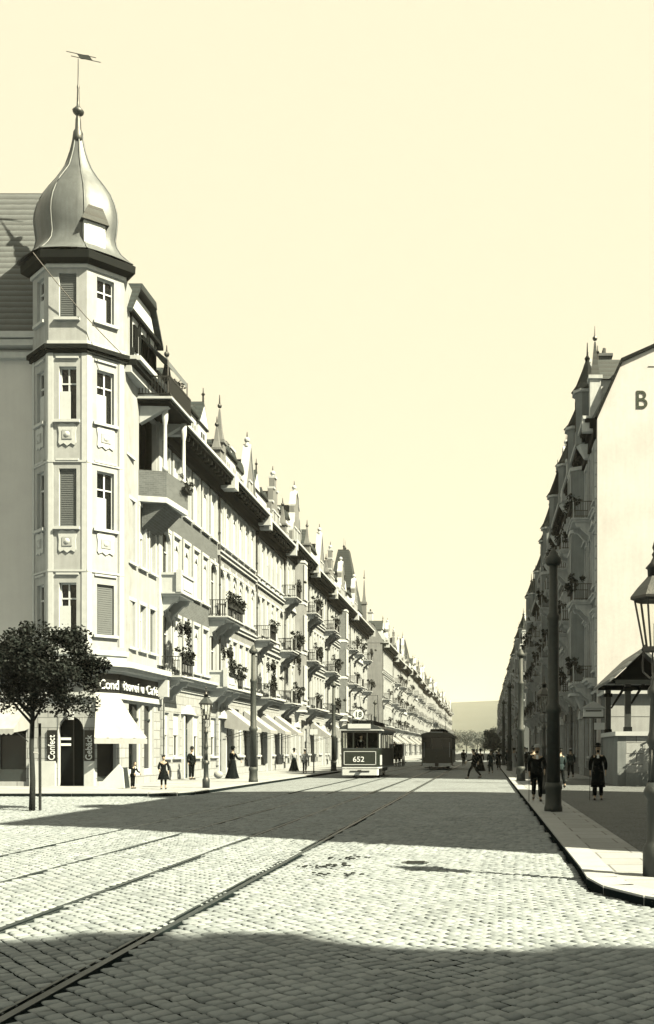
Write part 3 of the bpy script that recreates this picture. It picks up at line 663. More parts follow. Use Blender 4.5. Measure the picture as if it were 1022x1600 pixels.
# ================================================================ CORNER CAFE HOUSE
def corner_house():
    O = Vector((-15.5, 39.0, 0)); root = empty('corner_house', O)
    tag(root, 'cream stone corner house with an onion-domed tower and a cafe at ground level', 'house')
    TO = Matrix.Translation(-O)
    def face(p, q):
        d = Vector((q[0] - p[0], q[1] - p[1], 0)); n = Vector((d.y, -d.x, 0)).normalized(); rz = math.atan2(n.y, n.x)
        return TO @ Matrix.Translation((p[0], p[1], 0)) @ Matrix.Rotation(rz, 4, 'Z'), d.length, rz, n
    def win(p, q, u, z, w_, h, sty='plain', blind=None, parent=None):
        T_, ln, rz, n = face(p, q); loc = T_ @ Vector((0, u, z)); fm, pm = window_meshes(w_, h, sty, 'l', True)
        o = inst('window', fm, root, loc, rz)
        inst('pane', pm, o)
        if blind: inst('blind', blind_mesh(w_, h, blind), o)
    st = M['stone']; pa = M['pale']; T = M['trim']
    A, B, C, D = (-19.2, 40.1), (-18.03, 39.0), (-16.45, 39.0), (-15.35, 40.1)
    # street front and ground floor
    mb = MB()
    P0, P1 = (-15.5, 39.9), (-15.5, 45.0)
    T_, ln, rz, n = face(P0, P1); mb.T = T_
    FW = []
    for u in (1.45, 2.75, 4.0): FW += [(u - .36, u + .36, 6.1, 8.1), (u - .36, u + .36, 9.8, 12.5)]
    FW += [(1.15 - .36, 1.15 + .36, 14.4, 16.8)]
    gf = [(1.15, 2.75, .5, 3.65), (3.0, 4.25, .5, 3.65)]
    grid_wall(mb, ln, .1, 18.4, FW + gf + [(2.35, 4.6, 13.0, 16.9)], (lambda z: M['ashlar'] if z < 4 else pa, [4.0, 5.3]), mrev=T)
    mb.box(0, .12, ln - .45, ln, 5.6, 17.8, T)
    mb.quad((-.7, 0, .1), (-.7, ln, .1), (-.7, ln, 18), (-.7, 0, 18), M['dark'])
    F0, F1 = (-36, 39.0), (-16.1, 39.0); T_, l2, rz2, n2 = face(F0, F1); mb.T = T_
    dx = 36
    gops = [(dx - 17.63, dx - 16.58, .12, 3.0), (dx - 21.3, dx - 18.95, .3, 2.75), (dx - 24.5, dx - 22.3, .3, 3.2), (dx - 28, dx - 26, .3, 3.2)]
    grid_wall(mb, l2, .1, 5.3, gops, (lambda z: M['ashlar'], []), mrev=T)
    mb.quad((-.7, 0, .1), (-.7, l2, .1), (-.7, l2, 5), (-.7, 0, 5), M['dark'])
    mb.box(-.0, .16, dx - 18.75, dx - 17.7, .1, 1.15, T); mb.box(0, .16, dx - 16.5, l2, .1, 1.15, T)
    C0, C1 = (-16.1, 39.0), (-15.5, 39.9); T_, l3, rz3, n3 = face(C0, C1); mb.T = T_
    grid_wall(mb, l3, .1, 5.3, [(.08, l3 - .1, .3, 3.35)], (lambda z: M['ashlar'], []), mrev=T)
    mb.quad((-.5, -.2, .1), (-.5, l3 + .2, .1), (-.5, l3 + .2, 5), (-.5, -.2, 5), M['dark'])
    mb.T = TO
    mb.prism_z([(-36, 39.05), (-16.1, 39.05), (-15.55, 39.95), (-15.55, 44.9), (-36, 44.9)], 5.25, 5.3, T)
    # upper wall to the side street
    mb.quad((-36, 40.6, 5.3), (-19, 40.6, 5.3), (-19, 40.6, 19.2), (-36, 40.6, 19.2), M['plaster'])  # paler plaster stands in for sunlight that the tower blocks
    mb.quad((-16.6, 40.3, 5.3), (-15.5, 39.9, 5.3), (-15.5, 39.9, 18.4), (-16.6, 40.3, 18.4), pa)
    mb.quad((-36, 45, 0), (-15.5, 45, 0), (-15.5, 45, 18.4), (-36, 45, 18.4), pa)
    mb.quad((-36, 40.6, 0), (-36, 45, 0), (-36, 45, 19), (-36, 40.6, 19), pa)
    mb.box(-36, -19, 40.3, 40.6, 18.3, 18.55, T); mb.box(-36, -19, 40.1, 40.6, 18.75, 19.0, T); mb.box(-36, -19, 40.0, 40.6, 19.05, 19.3, T)
    mb.build('wall', root)
    cb = MB(); cb.T = TO
    def ring(off, z0, z1, m):
        cb.prism_z([(-36, 39 - off), (-16.1 + off * .3, 39 - off), (-15.5 + off, 39.9 - off * .3), (-15.5 + off, 45), (-15.9, 45), (-15.9, 40.1), (-16.2, 39.4), (-36, 39.4)], z0, z1, m)
    ring(.12, 3.75, 3.98, T); ring(.10, 4.80, 4.9, T); ring(.42, 4.9, 5.06, T); ring(.6, 5.062, 5.3, T)
    for yy in (44.55,): cb.box(-15.4, -14.95, yy - .12, yy + .12, 4.1, 4.88, T)
    cb.build('ground_floor_cornice', root)
    # frieze with the cafe name
    fb = MB(); fb.T = face(P0, P1)[0]; fb.box(.005, .09, -.0, ln - .55, 4.0, 4.78, M['signb']); fb.T = face(C0, C1)[0]; fb.box(.005, .07, 0, l3, 4.0, 4.78, M['signb'])
    sg = fb.build('shop_sign', root)
    me = text_mesh('itorei u Café', .60, .03, M['letter'], 'LEFT', 1.0, .002, 1.22)
    xs = [v.co.x for v in me.vertices]; k = 4.1 / (max(xs) - min(xs)); me.transform(Matrix.Diagonal((k, 1, 1, 1)))
    o = inst('lettering', me, sg, face(P0, P1)[0] @ Vector((.12, .22, 4.14))); o.rotation_euler = (rad(90), 0, rz + rad(90)) if False else (rad(90), 0, rad(90))
    me = text_mesh('Cond', .56, .03, M['letter'], 'LEFT', .6)
    xs = [v.co.x for v in me.vertices]; k = .9 / (max(xs) - min(xs)); me.transform(Matrix.Diagonal((k, 1, 1, 1)))
    o = inst('lettering', me, sg, face(C0, C1)[0] @ Vector((.10, .1, 4.14))); o.rotation_euler = (rad(90), 0, rz3 + rad(90))
    # shop windows, door, boards
    for (a, b_, z0, z1), nm in ((gf[0], 'shop_window'), (gf[1], 'shop_window')):
        m2 = MB(); m2.T = face(P0, P1)[0]; m2.box(-.25, -.22, a, b_, z0, z1, M['glass']); m2.box(-.24, -.12, a, a + .07, z0, z1, M['white']); m2.box(-.24, -.12, b_ - .07, b_, z0, z1, M['white']); m2.box(-.24, -.1, a + .07, b_ - .07, z0, z0 + .25, M['white']); m2.box(-.2, -.14, a + .07, b_ - .07, z1 - .7, z1 - .62, M['ironl'])
        m2.build(nm, root)
    m2 = MB(); m2.T = face(C0, C1)[0]; m2.box(-.25, -.22, .08, l3 - .1, .3, 3.35, M['glass']); m2.box(-.24, -.1, .08, l3 - .1, .3, .5, M['ironl']); m2.build('shop_window', root)
    for a, b_, z0, z1 in gops[1:]: m2 = MB(); m2.T = face(F0, F1)[0]; m2.box(-.25, -.22, a, b_, z0, z1, M['glass']); m2.box(-.24, -.15, (a + b_) / 2 - .04, (a + b_) / 2 + .04, z0, z1, M['ironl']); m2.box(-.24, -.1, a, b_, z0, z0 + .5, M['ironl']); m2.build('shop_window', root)
    m2 = MB(); m2.T = TO; cx = -17.105; n_ = 10; hw = .525
    m2.box(cx - hw, cx + hw, 39.28, 39.33, .12, 3.0, M['coat']); m2.box(cx - .02, cx + .02, 39.24, 39.28, .12, 3.0, M['iron'])
    for zz in (2.02, 1.78): m2.box(cx - hw + .02, cx - .1, 39.2, 39.24, zz, zz + .1, M['letter'])
    dr = m2.build('door', root)
    m2 = MB(); m2.T = TO      # arch head filling the corners of the door opening
    for i in range(n_):
        a0, a1 = PI * i / n_, PI * (i + 1) / n_
        q = [(cx - hw * math.cos(a0), 2.45 + .54 * math.sin(a0)), (cx - hw * math.cos(a1), 2.45 + .54 * math.sin(a1))]
        m2.prism_y([q[0], q[1], (q[1][0], 3.0), (q[0][0], 3.0)], 38.97, 39.2, M['ashlar'])
    m2.box(cx - .12, cx + .12, 38.88, 39.0, 2.85, 3.4, T); m2.build('door_arch', root)
    for cx2, txt in ((-17.86, 'Confect'), (-16.33, 'Gebäck')):
        b_ = MB(); b_.T = TO; b_.box(cx2 - .2, cx2 + .2, 38.93, 38.99, 1.1, 2.42, M['signb']); bd = b_.build('menu_board', root)
        me = text_mesh(txt, .40, .012, M['letter'], 'CENTER'); xs = [v.co.x for v in me.vertices]; k = 1.02 / (max(xs) - min(xs)); me.transform(Matrix.Diagonal((k, .95, 1, 1)))
        o = inst('lettering', me, bd, Vector((cx2 + .12, 38.915, 1.70)) - O); o.rotation_euler = (rad(90), rad(-90), 0)
    # awnings
    b_ = MB(); b_.T = TO; b_.smooth = True; n_ = 8; vs = []
    tl, tr, bl, br_ = Vector((-16.05, 38.96, 3.82)), Vector((-15.4, 39.9, 3.78)), Vector((-15.75, 38.05, 2.08)), Vector((-14.05, 39.25, 2.08))
    for i in range(n_ + 1):
        for j in range(7):
            s_, t = i / n_, j / 6; p = (tl.lerp(tr, s_)).lerp(bl.lerp(br_, s_), t); p.z -= .18 * math.sin(PI * t) * (.8 + .6 * math.sin(i * 2.3)) + (.05 if i % 2 else -.03) * t; vs.append(p)
    b_.add(vs, [(i*7+j, (i+1)*7+j, (i+1)*7+j+1, i*7+j+1) for i in range(n_) for j in range(6)], M['cloth'])
    b_.add([tl, bl, bl + Vector((0, 0, -.2)), Vector((-16.12, 38.94, 2.3))], [(0, 1, 2, 3)], M['cloth']); b_.add([bl, br_, br_ + Vector((0, 0, -.22)), bl + Vector((0, 0, -.22))], [(0, 1, 2, 3)], M['cloth'])
    b_.smooth = False; b_.tube([bl, (-16.15, 38.95, 1.9)], .025, M['iron']); b_.tube([br_, (-15.45, 39.95, 1.9)], .025, M['iron']); b_.build('awning', root)
    o = inst('awning', awning_mesh(2.7, 1.1, 1.3), root, Vector((-20.15, 38.97, 3.55)) - O, rad(-90))
    # tower
    tb = MB(); zs = [(6.4, 2.1), (10.8, 2.4), (15.2, 2.2), (19.4, 1.85)]
    bl_ = {0: [None, None, 'low', 'low'], 1: ['low', 'shut', 'low', 'shut'], 2: ['shut', 'low', 'low', 'low']}
    for fi, (p, q) in enumerate(((A, B), (B, C), (C, D))):
        T_, l4, rz4, n4 = face(p, q); tb.T = T_
        grid_wall(tb, l4, 5.3, 21.7, [(l4 / 2 - .36, l4 / 2 + .36, z, z + h) for z, h in zs], (lambda z: st, [5.9, 18.1]), mrev=T, reveal=.24)
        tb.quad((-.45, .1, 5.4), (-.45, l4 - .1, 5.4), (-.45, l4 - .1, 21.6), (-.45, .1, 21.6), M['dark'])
        for z, h in zs:
            tb.box(.001, .07, l4 / 2 - .46, l4 / 2 + .46, z + h + .32, z + h + .4, T)
        for z in (14.15, 9.75):
            pts = [(-.36, .1), (-.3, 0), (-.15, .08), (0, -.03), (.15, .08), (.3, 0), (.36, .1), (.34, .5), (.38, .8), (.25, .92), (0, .84), (-.25, .92), (-.38, .8), (-.34, .5)]
            tb.prism_x([(l4 / 2 + y, z + zz) for y, zz in pts], .001, .05, T); tb.box(.05, .075, l4 / 2 - .2, l4 / 2 + .2, z + .25, z + .62, st); tb.ball((.06, l4 / 2, z + .44), .13, T, 6, .5)
        for z in (8.95, 13.45): tb.box(.0, .05, 0, l4, z, z + .08, T)
        tb.box(0, .035, 0, .2, 5.9, 18.0, T); tb.box(0, .035, l4 - .2, l4, 5.9, 18.0, T)
        for k in range(4):
            z, h = zs[k]; win(p, q, l4 / 2, z, .72, h, 'bare', bl_[fi][k])
    tb.T = TO
    tb.quad((D[0], D[1], 5.3), (-15.5, 41.5, 5.3), (-15.5, 41.5, 21.7), (D[0], D[1], 21.7), st)
    tb.quad((D[0], D[1], 17), (-16.6, 41.7, 17), (-16.6, 41.7, 21.7), (D[0], D[1], 21.7), st); tb.quad((A[0], A[1], 5.3), (A[0] + .7, 41.6, 5.3), (A[0] + .7, 41.6, 21.7), (A[0], A[1], 21.7), st)
    ctr = Vector((-17.24, 40.15)); hexp = [A, B, C, D, (-16.4, 41.3), (-18.1, 41.3)]
    def hexs(s_): return [(ctr.x + (x - ctr.x) * s_, ctr.y + (y - ctr.y) * s_) for x, y in hexp]
    for s_, z0, z1, m in ((1.07, 5.3, 5.55, T), (1.12, 5.55, 5.75, T), (1.05, 5.75, 5.92, st), (1.08, 17.95, 18.1, M['eave']), (1.14, 18.1, 18.28, M['eave']), (1.05, 18.28, 18.45, T), (1.06, 21.45, 21.6, T)):
        tb.prism_z(hexs(s_), z0, z1, m)
    tb.build('tower', root)
    db = MB(); db.T = TO
    prof = [(1.12, 21.6), (1.26, 21.75), (1.27, 22.05), (1.12, 22.2)]
    for (s0, z0), (s1, z1) in zip(prof, prof[1:]):
        a, b_ = hexs(s0), hexs(s1)
        db.add([(x, y, z0) for x, y in a] + [(x, y, z1) for x, y in b_], [(i, (i+1) % 6, 6+(i+1) % 6, 6+i) for i in range(6)] + [(0, 1, 2, 3, 4, 5), (6, 7, 8, 9, 10, 11)], M['eave'])
    db.build('tower_eave', root)
    db = MB(); db.T = TO
    pr = [(1.24, 22.15), (1.12, 22.3), (.97, 22.55), (.875, 22.85), (.84, 23.15), (.865, 23.5), (.89, 23.95), (.875, 24.3), (.82, 24.7), (.73, 25.1), (.58, 25.5), (.43, 25.85), (.31, 26.2), (.22, 26.6), (.155, 27.0), (.11, 27.4), (.09, 27.7)]
    hp = [(-2.1, -.05), (-.79, -1.15), (.79, -1.15), (1.89, -.05), (.84, 1.15), (-.86, 1.15)]
    # subdivide each hexagon side so the sheets bulge slightly, with ribs at the corners
    R_ = []
    for i in range(6):
        a, b_ = Vector(hp[i]), Vector(hp[(i+1) % 6])
        for t in (0, .25, .5, .75):
            p = a.lerp(b_, t); R_.append(p * (1 + .06 * math.sin(PI * t)))
    cz = Vector((-17.30, 40.15)); n_ = 24
    db.smooth = True; vs = [(cz.x + p.x * s_, cz.y + p.y * s_, z) for s_, z in pr for p in R_]
    db.add(vs, [(j*n_+i, j*n_+(i+1) % n_, (j+1)*n_+(i+1) % n_, (j+1)*n_+i) for j in range(len(pr)-1) for i in range(n_)], M['metal'])
    for i in range(6): db.tube([(cz.x + hp[i][0] * s_ * 1.0, cz.y + hp[i][1] * s_, z) for s_, z in pr], .035, M['metal'], 5)
    dm = db.build('onion_dome', root)
    fb = MB(); fb.T = TO; fb.smooth = True
    fb.lathe(cz.x, cz.y, [(.17, 27.35), (.22, 27.5), (.2, 27.75), (.13, 27.9), (.11, 28.3), (.08, 28.45), (.09, 28.5), (.2, 28.58), (.24, 28.68), (.14, 28.8), (.07, 28.9), (.06, 29.1), (.045, 29.6), (.06, 29.7), (.03, 29.8), (.018, 30.9)], 10, M['ironl'])
    fb.build('finial', root)
    vb = MB(); vb.T = TO; vb.smooth = False
    for dz, x0, x1 in ((.08, -.5, .75), (-.08, -.3, .95)): vb.tube([(cz.x + x0, cz.y, 31.05 - x0 * .18 + dz), (cz.x + x1, cz.y, 31.0 - x1 * .18 + dz)], .015, M['ironl'])
    vb.prism_y([(cz.x - .05, 31.1), (cz.x + .45, 31.05), (cz.x + .6, 30.85), (cz.x + .1, 30.9)], cz.y - .01, cz.y + .01, M['ironl']); vb.build('weather_vane', root)
    # lucarne on the dome
    lb = MB(); lx, ly = -16.3, 39.35
    lb.T = TO @ Matrix.Translation((lx, ly, 22.35)) @ Matrix.Rotation(rad(-52), 4, 'Z')
    lb.box(-.9, .12, -.42, .42, 0, 1.15, M['white']); lb.box(.12, .14, -.3, .3, .1, 1.05, M['blind'])
    lb.prism_x([(-.55, 1.1), (.55, 1.1), (.28, 1.72), (-.28, 1.72)], -.9, .25, M['slate']); lb.build('dormer', root)
    # main roof
    rb = MB(); rb.T = TO; X0, X1 = -36, -15.3
    rp = [(X0, 40.2, 19.2), (-18.9, 40.2, 19.2), (-18.9, 43.2, 27.0), (X0, 43.2, 27.0)]
    rb.add(rp, [(0, 1, 2, 3)], M['tile'])
    rb.add([(-18.9, 40.2, 19.2), (-16.2, 40.2, 18.3), (X1, 40.6, 18.3), (X1, 45, 18.3), (-18.9, 45, 26.8), (-18.9, 43.2, 27.0)], [(0, 1, 2, 5), (2, 3, 4, 5)], M['tile'])
    rb.add([(X0, 45, 18), (X1, 45, 18.3), (-18.9, 45, 26.8), (X0, 45, 26.8)], [(0, 1, 2, 3)], M['pale']); rb.add([(X0, 43.2, 27), (-18.9, 43.2, 27), (-18.9, 45, 26.8), (X0, 45, 26.8)], [(0, 1, 2, 3)], M['tile'])
    rb.build('roof', root)
    # half-hipped dormer house towards the street
    gb = MB(); gb.T = TO
    gb.box(-18.3, -15.45, 40.9, 44.3, 18.3, 20.6, M['white'])
    gb.prism_x([(40.9, 20.6), (44.3, 20.6), (43.5, 21.7), (41.7, 21.7)], -18.3, -15.45, M['white'])
    for a, b_, c, d in ((40.6, 20.4, 41.7, 21.9), (44.6, 20.4, 43.5, 21.9)): gb.prism_x([(a, b_), (c, d), (c, d + .18), (a, b_ + .18)], -18.3, -15.2, M['slate'])
    gb.prism_x([(41.6, 21.85), (43.6, 21.85), (43.5, 22.15), (41.7, 22.15)], -18.3, -15.15, M['slate'])
    for y in (41.1, 42.15, 43.1, 44.1): gb.box(-15.45, -15.38, y - .06, y + .06, 18.6, 20.7, M['eave'])
    gb.prism_x([(41.1, 18.7), (41.25, 18.7), (42.2, 20.5), (42.05, 20.5)], -15.45, -15.37, M['eave']); gb.prism_x([(44.1, 18.7), (43.95, 18.7), (43.1, 20.5), (43.25, 20.5)], -15.45, -15.37, M['eave'])
    for y in (41.6, 42.62, 43.6): gb.box(-15.45, -15.36, y - .22, y + .22, 19.1, 20.2, M['dark'])
    gb.box(-15.5, -15.25, 40.8, 44.4, 20.55, 20.7, M['eave']); gb.build('gabled_dormer', root)
    eb = MB(); eb.T = TO; eb.box(-15.6, -14.9, 40.3, 45, 18.0, 18.25, M['eave']); eb.box(-15.6, -14.75, 40.4, 45, 18.252, 18.45, T); eb.box(-15.6, -15.1, 40.3, 45, 17.7, 17.98, T); eb.build('eave', root)
    # windows of the street front
    for i, o in enumerate(FW): win(P0, P1, (o[0] + o[1]) / 2, o[2], .72, o[3] - o[2], 'plain' if i < 6 else 'bare', ['shut', 'full', None, 'half', 'shut', 'low', None][i])
    # balconies
    bb = MB(); bb.T = TO       # third-floor balcony with a curved solid front
    bb.prism_z([(-15.5, 42.2), (-14.35, 42.5), (-14.15, 44.9), (-15.5, 45)], 12.7, 12.95, M['trimd'])
    bb.prism_y([(-15.5, 11.6), (-14.4, 12.7), (-15.5, 12.7)], 42.6, 44.8, M['brickd'])  # dark brick stands in for the shade under the balcony
    for a, b_ in (((-15.5, 42.2), (-14.35, 42.5)), ((-14.35, 42.5), (-14.15, 44.9))):
        a, b_ = Vector(a), Vector(b_)
        for q in range(6):
            p0, p1 = a.lerp(b_, q / 6), a.lerp(b_, (q + 1) / 6); bb.add([(p0.x, p0.y, 12.95), (p1.x, p1.y, 12.95), (p1.x, p1.y, 14.1), (p0.x, p0.y, 14.1), (p0.x-.1, p0.y+.05, 12.95), (p1.x-.1, p1.y+.05, 12.95), (p1.x-.1, p1.y+.05, 14.1), (p0.x-.1, p0.y+.05, 14.1)], [(0,1,2,3),(7,6,5,4),(3,2,6,7)], M['brick'])
    bb.smooth = True
    for x, y in ((-14.45, 42.6), (-14.3, 44.75)): bb.lathe(x, y, [(.13, 14.1), (.13, 14.3), (.09, 14.35), (.085, 16.2), (.14, 16.5), (.14, 17.0)], 10, T)
    bb.smooth = False; bb.build('balcony', root)
    bb = MB(); bb.T = TO
    bb.box(-15.5, -14.05, 42.1, 45.1, 17.05, 17.2, M['eave']); bb.box(-15.5, -13.95, 42.0, 45.2, 17.2, 17.3, T); bb.prism_y([(-15.5, 16.2), (-14.2, 16.95), (-15.5, 16.98)], 42.3, 42.6, T); bb.prism_y([(-15.5, 16.2), (-14.2, 16.95), (-15.5, 16.98)], 44.6, 44.9, T)
    for z in (17.42, 18.2): bb.box(-14.13, -14.06, 42.1, 45.1, z, z + .07, M['iron']); bb.box(-15.5, -14.1, 42.1, 42.15, z, z + .05, M['iron'])
    for k in range(22): bb.box(-14.12, -14.07, 42.10 + k * .14, 42.16 + k * .14, 17.42, 18.2, M['iron'])
    for k in range(10): bb.box(-15.45 + k * .14, -15.42 + k * .14, 42.11, 42.14, 17.42, 18.2, M['iron'])
    bb.build('balcony', root)
    bb = MB(); bb.T = TO; bb.add([(-15.4, 42.2, 20.0), (-15.4, 45, 20.0), (-14.2, 45, 19.0), (-14.2, 42.2, 19.0), (-14.2, 45, 18.75), (-14.2, 42.2, 18.75)], [(0, 1, 2, 3), (3, 2, 4, 5)], M['shut'])
    for y in (42.25, 44.95): bb.tube([(-14.2, y, 17.3), (-14.2, y, 19.0)], .03, M['iron'])
    bb.build('balcony_awning', root)
    inst('pinnacle', pinnacle_mesh(3.0, 'l'), root, Vector((-15.1, 44.75, 17.6)) - O)
    plant((-14.3, 43.8, 18.35), 0, 'dark plant on the top balcony of the corner house under its awning', sc=.8)
    plant((-14.1, 44.6, 14.0), 0, 'dark plant in the curved third-floor balcony of the corner house', sc=.7)
    return root
corner_house()
def wire(a, b_, sag, label, r=.014):
    mb = MB(); a, b_ = Vector(a), Vector(b_); mb.tube([a.lerp(b_, t / 12) - Vector((0, 0, sag * 4 * (t / 12) * (1 - t / 12))) for t in range(13)], r, M['iron'], 4)
    tag(mb.build('overhead_wire'), label, 'wire')
wire((-18.45, 38.55, 21.85), (-15.0, 39.0, 17.9), .15, 'thin dark wire slanting across the top storey of the domed tower', .018)

# ---------------------------------------------------------------- left row
EV = 17.1
ordn = ['second', 'third', 'fourth', 'fifth', 'sixth', 'seventh', 'eighth', 'ninth', 'tenth', 'eleventh', 'twelfth', 'thirteenth', 'fourteenth', 'fifteenth', 'sixteenth', 'seventeenth', 'eighteenth', 'nineteenth', 'twentieth', 'twenty-first', 'twenty-second', 'twenty-third', 'twenty-fourth']
def tp(*a): return list(a)
house('grey brick house with pale framed windows, directly beside the corner cafe house', -15.5, 45.0, 9.6, 1,
      dict(wall='brick', eave=EV, nb=6, ww=.98, win=['plain', 'plain', 'plain'], bal=[0, 5], balf=(0, 1), balw=1.9, shops=[4], door=2, bands=False, balk='solid', panels=False,
           blinds={0: ['zig', 'full'], 1: ['zig'], 2: ['zig', 'zig', 'full']}, awn=[], pj=1.0,
           tops=[('box', .12), ('box', .25), ('box', .38), ('box', .51), ('box', .64), ('gablet', .80), ('pin', .97, 3.2), ('chim', .4, 2.0)]), 2, 'brick house beside the cafe house')
house('pale house with dark arched awning tops, third from the corner on the left', -15.5, 54.6, 8.9, 1,
      dict(wall='pale2', eave=EV, nb=6, ww=1.0, win=['plain', 'arch', 'plain'], bal=[0], balf=(0, 1), shops=[1, 2, 4], door=0, awn=[1, 4], quoin=False,
           blinds={0: ['full'], 1: ['zig', 'full'], 2: ['zig']}, pj=1.0, tops=[('pin', .03, 4.6), ('curved', .2), ('box', .38), ('box', .53), ('curved', .68), ('tri', .87, 2.6, 4.2), ('chim', .5, 2.2)]), 2, 'third left house')
house('cream house with hooded windows, fourth from the corner on the left', -15.5, 63.5, 8.8, 1,
      dict(wall='stone2', eave=EV - .2, nb=6, ww=.95, win=['hood', 'plain', 'plain'], bal=[0, 5], balf=(0, 1), shops=[1, 4], door=2, awn=[1, 4], panels=True,
           blinds={0: ['zig', 'half'], 1: ['zig', 'full', None], 2: ['half', 'zig']}, tops=[('gablet', .15), ('box', .33), ('box', .47), ('step', .72, 3.4, 4.4), ('pin', .95, 3.4), ('chim', .3, 2.4)]), 2, 'fourth left house')
house('pale house with a projecting bay, fifth from the corner on the left', -15.5, 72.3, 9.7, 1,
      dict(wall='pale2', eave=EV + .3, nb=7, ww=.9, win=['plain', 'ped', 'hood'], bal=[0, 6], shops=[1, 5], door=3, awn=[], quoin=True, oriel=[3],
           blinds={0: ['zig', None], 1: ['half', None], 2: ['half', 'zig']}, tops=[('curved', .08), ('curved', .18), ('box', .3), ('volute', .55, 3.6, 5.0), ('box', .8), ('pin', .96, 3.6), ('chim', .7, 2.2)]), 2, 'fifth left house')
house('cream stone house, sixth from the corner on the left', -15.5, 82.0, 9.8, 1,
      dict(wall='stone2', eave=EV, nb=7, ww=.9, win=['hood', 'plain', 'plain'], bal=[0, 6], balf=(0, 1, 2), shops=[1, 3], door=5, awn=[1],
           blinds={0: [None, 'half'], 1: ['zig', None], 2: [None, 'half']}, tops=[('gablet', .12), ('box', .3), ('box', .42), ('box', .54), ('tri', .75, 3.0, 4.6), ('pin', .95, 3.0), ('chim', .4, 2.2)]), 2, 'sixth left house')
house('wide grey brick house, seventh from the corner on the left', -15.5, 91.8, 15.2, 1,
      dict(wall='brick', eave=EV - .3, nb=10, ww=.95, win=['hood', 'hood', 'plain'], bal=[0, 9], shops=[1, 3, 6], door=4, awn=[3, 6], oriel=[5], quoin=True,
           blinds={0: [None, 'half'], 1: ['zig', None], 2: [None, 'half']}, tops=[('curved', .08), ('step', .25, 3.2, 4.6), ('box', .4), ('box', .5), ('volute', .7, 3.4, 4.8), ('gablet', .9), ('chim', .5, 2.4)]), 1, 'seventh left house')
house('pale end house with a steep dark roof turret, last before the left side street', -15.5, 107.0, 16.0, 1,
      dict(wall='pale2', eave=EV - .3, nb=10, ww=.95, win=['plain', 'ped', 'hood'], bal=[2, 7], shops=[1, 3, 8], door=5, awn=[1, 8], panels=True,
           blinds={0: [None], 1: [None, 'half'], 2: ['full', None]}, tops=[('box', .1), ('box', .2), ('volute', .35, 3.4, 4.8), ('spire', .62, 9.2, 2.0), ('pin', .8, 7.0), ('gablet', .92), ('chim', .5, 2.4)]), 1, 'left row end house')
walls = ['stone2', 'pale2', 'brick', 'stone2', 'pale3', 'pale2', 'brick', 'stone2']
wordw = {'stone2': 'sandstone', 'pale2': 'pale rendered', 'pale3': 'grey rendered', 'brick': 'grey brick'}
y = 141.0; i = 0
while y < 412:
    W = [15.5, 14, 16, 13.5, 15][i % 5]; wl = walls[(i * 3 + 1) % 8]; e = EV + [0, .5, -.4, .3, -.2][(i * 2) % 5] + (.3 if i == 0 else 0)
    det = 1 if y < 185 else 0
    sh = '%s left house past the side street' % ('first' if i == 0 else ordn[i - 1])
    tops = [[('gablet', .2), ('box', .42), ('volute', .62, 3.4, 4.0), ('box', .82)], [('pin', .05, 4.5), ('step', .3, 3.4, 4.6), ('box', .55), ('box', .7), ('tri', .88, 2.8, 4.2)], [('box', .15), ('box', .3), ('volute', .52, 4.0, 5.4), ('curved', .8), ('pin', .96, 4.0)], [('curved', .2), ('spire', .5, 6.5, 1.6), ('box', .8)]][i % 4] + [('chim', .45 + .1 * (i % 3), 2.4)]
    house('%s house, %s beyond the side street on the left' % (wordw[wl], 'first' if i == 0 else ordn[i - 1]), -15.5, y, W, 1,
          dict(wall=wl, eave=e, nb=7, ww=1.1, win=[['plain', 'hood', 'plain'], ['hood', 'ped', 'plain'], ['ped', 'plain', 'hood']][i % 3], bal=[1, 5] if i % 2 else [0, 6], balf=(0, 1, 2) if i % 3 else (0, 1), shops=[2, 4], door=3, awn=[2, 4] if y < 260 else [], endslate=False,
               blinds={0: ['half'], 1: ['full', 'half'], 2: ['half', None]}, tops=tops, bands=True), det, sh)
    if i == 0:   # steep corner roof pavilion facing the side street
        r0 = bpy.data.objects.get('terraced_house'); pass
    y += W; i += 1
# climbing plants on the near balconies
for (yy, zz, lab) in ((46.0, 7.4, 'climbing plant hanging at the lowest balcony of the grey brick house beside the cafe'), (53.6, 7.0, 'climbing plant on the lower right balcony of the grey brick house beside the cafe'), (64.5, 7.2, 'climbing plant on the low balcony of the fourth house on the left'), (73.2, 8.5, 'tall climbing plant over the first-floor balcony of the fifth house on the left')):
    tag(inst('climbing_plant', HANG, None, (-14.6, yy, zz)), lab, 'plant', 'plants on the balconies')

